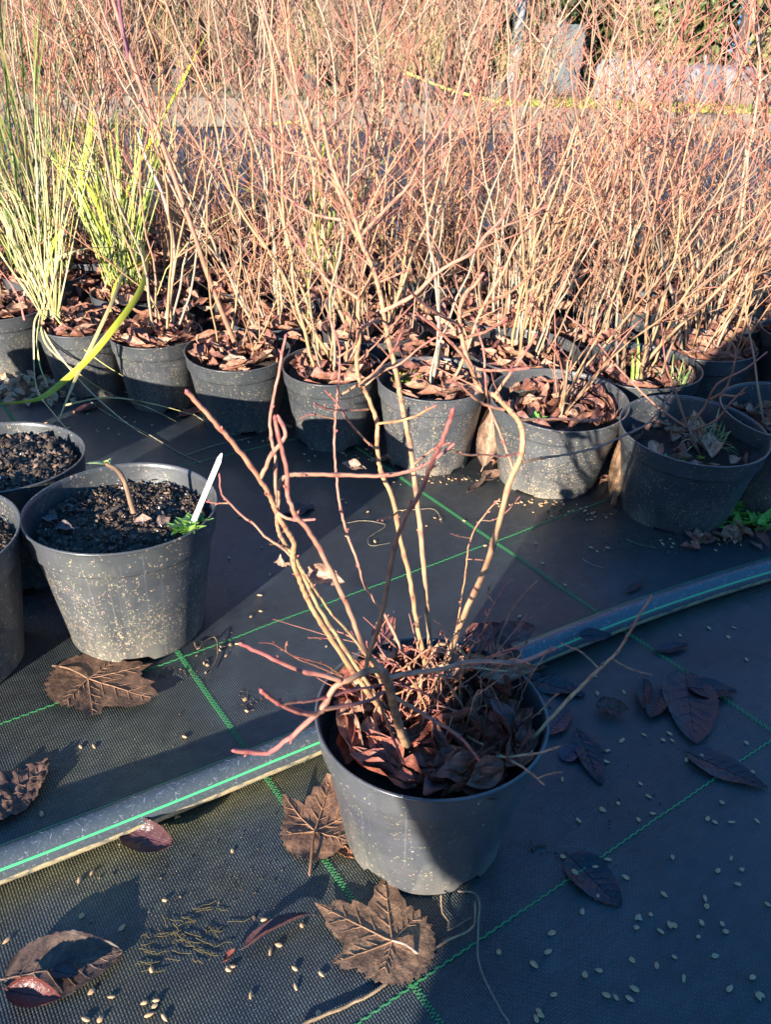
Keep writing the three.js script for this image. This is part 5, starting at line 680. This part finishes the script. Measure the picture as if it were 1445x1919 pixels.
  const heads = [[1085, 1537], [1130, 1517], [1159, 1506], [1054, 1461], [1224, 1525], [1197, 1536], [1327, 1534], [1341, 1541], [1372, 1541], [1420, 1539], [1261, 1607], [1371, 1608], [1392, 1628], [1347, 1630], [1384, 1655], [1246, 1675], [1323, 1682], [1326, 1697], [1119, 1681], [1056, 1604], [1140, 1610], [1173, 1643], [1078, 1634], [1092, 1707], [1034, 1748], [1028, 1783], [1002, 1807], [1196, 1718], [1194, 1737], [1199, 1720], [1239, 1743], [1256, 1731], [1264, 1732], [1316, 1727], [1310, 1754], [1355, 1730], [1362, 1744], [1342, 1790], [1266, 1791], [1232, 1807], [1186, 1798], [1123, 1817], [1097, 1825], [1283, 1832], [1411, 1831], [1369, 1851], [1423, 1867], [1427, 1863], [1190, 1851], [1155, 1867], [1182, 1870], [1137, 1863], [1038, 1864], [1010, 1895], [1014, 1903], [1005, 1909], [1440, 1693], [1255, 1375], [1243, 1387], [1168, 1386], [1165, 1388], [1140, 1405], [1288, 1424], [1316, 1417], [1400, 1393], [1411, 1448], [1137, 1426], [1128, 1454], [1115, 1266], [1120, 1300], [1170, 1298], [1275, 1190], [1330, 1176], [1366, 1192], [1377, 1175], [1400, 1235], [1260, 1388], [150, 1397], [175, 1396], [76, 1522], [148, 1648], [152, 1716], [12, 1763], [105, 1773], [85, 1796], [72, 1832], [228, 1738], [284, 1818], [208, 1868], [188, 1910], [160, 1910], [292, 1876], [290, 1886], [270, 1880], [280, 1902], [308, 1908], [428, 1816], [432, 1810], [495, 1722], [507, 1782], [522, 1770], [552, 1815], [554, 1849], [603, 1826], [470, 1864], [597, 1900], [648, 1740], [658, 1790], [678, 1788], [345, 1380], [462, 1332], [460, 1310], [382, 1242], [388, 1245], [238, 1177], [338, 1175], [428, 1043], [505, 1075], [486, 1114], [488, 1145], [470, 1155], [800, 985], [815, 970], [703, 1016], [640, 937], [870, 975], [910, 1022], [1005, 1018], [1017, 1055], [1060, 1095], [1108, 1025], [1120, 1033], [1140, 1026], [1075, 957], [1100, 950], [1000, 960], [978, 940], [1015, 948], [974, 1155], [946, 1182]];
  for (const p of heads) px.push([...p, 1]);
  for (const [x, y, dx, dy, n] of [[1020, 943, 110, 9, 34], [820, 898, 110, 9, 18], [1090, 960, 80, 22, 16], [1290, 1018, 110, 18, 16], [660, 850, 120, 14, 16], [480, 820, 90, 14, 8], [150, 790, 140, 40, 10], [420, 1210, 40, 30, 6], [700, 980, 260, 60, 10], [1100, 1600, 340, 300, 8], [300, 1700, 300, 200, 6], [220, 1000 - 210, 120, 30, 6]]) for (let k = 0; k < n; k++) px.push([x + (r() + r() - 1) * dx, y + (r() + r() - 1) * dy, 0.9]);
  for (const [x, y, s] of px) {
    const p = onGround(x, y, 0.0018); if (Math.hypot(p.x - 0.059, p.z + 0.684) < 0.1) continue;
    const m = mesh('seed', seedGeo[Math.floor(r() * 3)], M.seed); m.position.copy(p); m.rotation.set((r() - 0.5) * 0.5, r() * 6.28, (r() - 0.5) * 0.35, 'YXZ'); m.scale.set(s * (0.75 + r() * 0.45), s * (0.7 + r() * 0.6), s * (0.75 + r() * 0.4)); tag(m, 'small tan husked seed lying on the black fabric', 'seed', 'seeds scattered over the fabric');
  }
}

// ---------------------------------------------------------------- what stands beyond the rows
{
  const r = rngOf(600);
  // black pots along the far side of the path
  const pg = potGeo(0.16, 0.3, 3, 0.8, 32), sg = soilGeo(0.14, 0.25, 4, 0.01, SOIL, 10);
  for (let k = 0; k < 22; k++) { const x = -4.6 + k * 0.36 + (r() - 0.5) * 0.1, z = 14.6 - x * 0.1 + (r() - 0.5) * 0.7; if (r() < 0.4) continue; const t = thing('nursery_pot', 'large black pot in the far line behind the sandy path', 'plant pot', V(x, 0, -z), 'black pots in the far line'); mesh('pot', pg, M.potDusty, t); mesh('soil', sg, M.soil, t); const b = new MB(); for (let q = 0; q < 9; q++) growTwig(b, V((r() - 0.5) * 0.1, 0.24, (r() - 0.5) * 0.1), V(r() - 0.5, 1.4, r() - 0.5).normalize(), 0.4 + r() * 0.7, 0.006, 0.1, [[0.32, 0.24, 0.12], [0.36, 0.3, 0.12], [0.38, 0.34, 0.14]], r, 1, 4); mesh('stems', b.geo(), M.twig, t); }
  // filled sacks at the right
  const sack = (px, py, z, w, h, c, label, turn) => {
    const t = thing('filled_sack', label, 'sack', at(px, py, z).setY(0)), g = new THREE.SphereGeometry(1, 28, 20), P = g.attributes.position; for (let i = 0; i < P.count; i++) { let x = P.getX(i), y = P.getY(i), q = P.getZ(i); const f = (v) => Math.sign(v) * Math.pow(Math.abs(v), 0.55), k = 1 + 0.09 * fbm(x * 2.2, y * 2.2, q * 2.2 + px) + 0.03 * noise(x * 9, y * 5, q * 9); P.setXYZ(i, f(x) * w / 2 * k, (f(y) + 1) * h / 2 * k, f(q) * w * 0.32 * k); } g.computeVertexNormals(); t.rotation.y = turn;
    mesh('sack_body', g, new THREE.MeshStandardMaterial({ color: new THREE.Color(...c), roughness: 0.6 }), t); const tie = new THREE.LatheGeometry([[0.02, 0], [0.05, 0.02], [0.03, 0.06], [0.07, 0.14], [0.001, 0.13]].map(([a, b]) => new THREE.Vector2(a, b)), 14); mesh('tied_neck', tie, new THREE.MeshStandardMaterial({ color: new THREE.Color(c[0] * 0.9, c[1] * 0.9, c[2] * 0.9), roughness: 0.6 }), t).position.y = h * 0.98;
  };
  sack(1155, 120, 15.2, 0.62, 0.62, [0.24, 0.24, 0.24], 'pale filled sack, leftmost of the pale sacks at the far right', 0.3); sack(1205, 120, 15.3, 0.55, 0.66, [0.24, 0.18, 0.17], 'pinkish filled sack, next to the leftmost pale sack', -0.2); sack(1262, 125, 15.6, 0.7, 0.6, [0.085, 0.09, 0.11], 'grey filled sack at the far right between paler ones', 0.1); sack(1320, 130, 15.4, 0.7, 0.62, [0.15, 0.15, 0.165], 'light grey filled sack right of the grey one', 0.4); sack(1380, 135, 15.8, 0.7, 0.6, [0.12, 0.125, 0.14], 'dull grey filled sack, rightmost of the far sacks', -0.3); sack(1425, 135, 15.2, 0.6, 0.5, [0.17, 0.13, 0.11], 'brownish low sack at the far right edge', 0.2);
  // pale posts and boards far behind
  const post = (px, z, w, h, c, label, cat) => { const t = thing('post', label, cat, at(px, 90, z).setY(-0.02)); const b = new THREE.CylinderGeometry(w * 0.42, w * 0.5, h, 10, 8), P = b.attributes.position; for (let i = 0; i < P.count; i++) P.setX(i, P.getX(i) * (1 + 0.12 * noise(P.getY(i) * 3, i * 0.1))); b.computeVertexNormals(); mesh('post_shaft', b, new THREE.MeshStandardMaterial({ color: new THREE.Color(...c), roughness: 0.8 }), t).position.y = h / 2; mesh('post_cap', new THREE.ConeGeometry(w * 0.45, w * 0.4, 10), new THREE.MeshStandardMaterial({ color: new THREE.Color(c[0] * 0.8, c[1] * 0.8, c[2] * 0.8), roughness: 0.8 }), t).position.y = h + w * 0.2; };
  post(968, 17, 0.24, 2.4, [0.3, 0.29, 0.28], 'white post far behind the bushes', 'post'); post(995, 17.4, 0.14, 2.4, [0.03, 0.03, 0.035], 'black post directly right of the white post', 'post'); post(1388, 18, 0.22, 3, [0.035, 0.03, 0.03], 'dark trunk like post at the upper right before the evergreen', 'post');
  { const t = thing('water_tank', 'pale grey box tank standing right of the posts far behind', 'tank', at(1045, 80, 18).setY(0)); const g = new THREE.BoxGeometry(0.85, 1.1, 0.8, 6, 6, 6), P = g.attributes.position; for (let i = 0; i < P.count; i++) { P.setX(i, P.getX(i) * (1 + 0.03 * Math.cos(P.getY(i) * 22))); } g.computeVertexNormals(); mesh('tank_body', g, new THREE.MeshStandardMaterial({ color: 0x50585a, roughness: 0.6 }), t).position.y = 0.6; mesh('lid', new THREE.CylinderGeometry(0.16, 0.17, 0.08, 18), new THREE.MeshStandardMaterial({ color: 0x2a2c2e, roughness: 0.6 }), t).position.y = 1.19; mesh('base', new THREE.BoxGeometry(0.9, 0.06, 0.86), new THREE.MeshStandardMaterial({ color: 0x5a5248, roughness: 0.8 }), t).position.y = 0.02; }
  // bamboo canes fallen across the path
  const cane = (label, a, b2) => { const m = new MB(), A = at(...a), B = at(...b2), p = pathOf([A, A.clone().lerp(B, 0.5).add(V(0, -0.03, 0)), B], 0.1); m.tube(p, (k, i) => (i % 3 ? 0.014 : 0.017), () => lin(0.36, 0.34, 0.08), 7); tag(mesh('cane', m.geo(), M.twig), label, 'cane'); };
  cane('yellow bamboo cane leaning down to the right above the path', [752, 132, 9.5], [938, 192, 8.6]); cane('short yellow cane crossing the lower end of the longer one', [905, 215, 8.7], [945, 183, 8.7]); cane('pale yellow cane lying flat at the back left of the path', [330, 235, 9.4], [560, 228, 9.6]);
  // thickets: brown twigs at the left, evergreen and olive shrubs at the right, all along the back
  const shrubs = { brown: [[0.24, 0.17, 0.12], [0.30, 0.21, 0.14], [0.34, 0.22, 0.15]], tan: [[0.30, 0.22, 0.14], [0.38, 0.29, 0.18], [0.44, 0.34, 0.2]] };
  const thicketGeo = [0, 1, 2, 3].map((k) => { const b = new MB(), q = rngOf(700 + k); for (let s = 0; s < 40; s++) { const a = q() * 6.28, d = V(Math.cos(a) * 0.35 * q(), 1, Math.sin(a) * 0.35 * q()).normalize(), p = V(Math.cos(a) * 0.06 * q(), 0, Math.sin(a) * 0.06 * q()); for (let w = 0; w < 2; w++) growTwig(b, p.clone(), d.clone().add(V((q() - 0.5) * 0.5, 0, (q() - 0.5) * 0.5)).normalize(), 0.3 + q() * 0.25, 0.0026, 0.1, k % 2 ? shrubs.tan : shrubs.brown, q, 2, 3); } return b.geo(); });
  for (let k = 0; k < 34; k++) { const row = k % 2, x = -14 + (k >> 1) * 1.0 + (r() - 0.5) * 0.5, z = 16.5 + row * 1.8 + (r() - 0.5); if (x > 1.0) continue; const t = thing('thicket_shrub', 'leafless brown shrub in the far thicket along the back', 'shrub', V(x, -0.02, -z), 'leafless shrubs of the far thicket'); mesh('twigs', thicketGeo[k % 4], M.twig, t); t.scale.setScalar(3.6 + r() * 1.6); t.rotation.y = r() * 6; }
  const leafy = (n, R, hh, c, seed) => { const b = new MB(), q = rngOf(seed), one = leafGeo(0.16, 0.038, { curl: 0.5, bend: 0.4, nx: 3, ny: 2, a: lin(1, 1, 1), b: lin(0.7, 0.7, 0.7) }, seed); for (let k = 0; k < n; k++) { const a = q() * 6.28, v = q(), lump = 0.75 + 0.5 * noise(Math.cos(a) * 2, v * 4, seed), d = Math.pow(q(), 0.4) * R * lump * Math.sqrt(Math.max(0.05, 1 - Math.pow(v * 1.02, 3))), s = 0.6 + q() * 0.9; b.add(one, matrixOf(V(Math.cos(a) * d, 0.1 + v * hh, Math.sin(a) * d), new THREE.Euler(q() * 6, q() * 6, q() * 6), 0.8 + q() * 0.8), lin(c[0] * s, c[1] * s, c[2] * s)); } return b.geo(); };
  const evergreen = [leafy(3400, 1.0, 3.0, [0.05, 0.085, 0.035], 41), leafy(3000, 0.9, 2.4, [0.10, 0.12, 0.04], 42), leafy(2800, 1.0, 2.6, [0.16, 0.15, 0.06], 43)], trunkGeo = (() => { const b = new MB(); for (let k = 0; k < 5; k++) growTwig(b, V(0, 0, 0), V((k - 2) * 0.12, 1, ((k * 2) % 5 - 2) * 0.12).normalize(), 0.24, 0.006, 0, [[0.1, 0.07, 0.05], [0.12, 0.09, 0.06], [0.14, 0.1, 0.06]], rngOf(k), 1, 6); return b.geo().scale(8, 8, 8); })();
  for (let k = 0; k < 27; k++) { const x = -1.5 + k * 0.8 + (r() - 0.5) * 0.3, z = 20 + (k % 3) * 1.3 + r(), v = Math.floor(r() * 3); const t = thing('hedge_shrub', ['dense dark green evergreen shrub in the hedge at the far back', 'mid green leafy shrub in the hedge at the far back', 'olive brown leafy shrub in the hedge at the far back'][v], 'shrub', V(x, -0.02, -z), ['dark evergreen hedge shrubs', 'mid green hedge shrubs', 'olive hedge shrubs'][v]); mesh('crown', evergreen[v], M.green, t); mesh('trunk', trunkGeo, M.twig, t); t.rotation.y = r() * 6; t.scale.setScalar(1.05 + r() * 0.4); }
  for (let k = 0; k < 16; k++) { const x = -16 + k * 1.1, z = 21 + r() * 2; const t = thing('hedge_shrub', 'olive brown leafy shrub in the hedge at the far back', 'shrub', V(x, -0.02, -z), 'olive hedge shrubs'); mesh('crown', evergreen[2], M.green, t); mesh('trunk', trunkGeo, M.twig, t); t.rotation.y = r() * 6; t.scale.setScalar(1 + r() * 0.3); }
  // mossy strip before the sacks
  { const b = new MB(), q = rngOf(91); for (let k = 0; k < 5200; k++) { const x = 1.5 + q() * 7, z = -13.6 - q() * 1.3, s = 0.7 + q() * 0.7; b.bud(V(x, 0, z), V((q() - 0.5) * 1.2, 1, (q() - 0.5) * 1.2).normalize(), 0.05 + q() * 0.07, 0.012, lin(0.26 * s, 0.30 * s, 0.04 * s)); } const m = mesh('moss_strip', b.geo(), M.green); m.userData = { label: 'yellow green mossy grass strip in front of the far sacks', category: 'grass', kind: 'stuff' }; }
}
// a bulging dark bulk bag of compost behind the photographer; its shade falls across the right of the picture
{
  const U = -0.24, S = -0.95, x = -Math.sin(SUN_AZ) * U + Math.cos(SUN_AZ) * S, f = Math.cos(SUN_AZ) * U + Math.sin(SUN_AZ) * S;
  const t = thing('bulk_bag', 'bulging dark green bulk bag of compost standing behind the camera', 'bulk bag', V(x, 0, -f));
  const prof = [[0.001, 0], [0.26, 0.0], [0.31, 0.03], [0.37, 0.2], [0.405, 0.31], [0.46, 0.45], [0.495, 0.6], [0.49, 0.72], [0.455, 0.86], [0.37, 0.98], [0.2, 1.04], [0.001, 1.05]].map(([a, b]) => new THREE.Vector2(a, b)), g = new THREE.LatheGeometry(new THREE.SplineCurve(prof).getPoints(44), 48), P = g.attributes.position;
  for (let i = 0; i < P.count; i++) { const k = 1 + 0.03 * fbm(P.getX(i) * 4, P.getY(i) * 4, P.getZ(i) * 4); P.setX(i, P.getX(i) * k); P.setZ(i, P.getZ(i) * k); } g.computeVertexNormals();
  mesh('bag_body', g, new THREE.MeshStandardMaterial({ color: 0x2a3a30, roughness: 0.7, bumpMap: rep(WEAVE, 6, 4), bumpScale: 0.001 }), t);
  for (let k = 0; k < 4; k++) { const a = k * Math.PI / 2 + 0.6, b = new MB(), c = V(Math.cos(a), 0, Math.sin(a)); b.blade(pathOf([c.clone().multiplyScalar(0.5).setY(0.9), c.clone().multiplyScalar(0.42).setY(1.12), c.clone().multiplyScalar(0.3).setY(1.14), c.clone().multiplyScalar(0.24).setY(1.06)], 0.03), () => 0.03, () => lin(0.1, 0.14, 0.1), V(-c.z, 0, c.x), 0); mesh('lifting_loop', b.geo(), M.green, t); }
}

renderer.render(scene, camera);
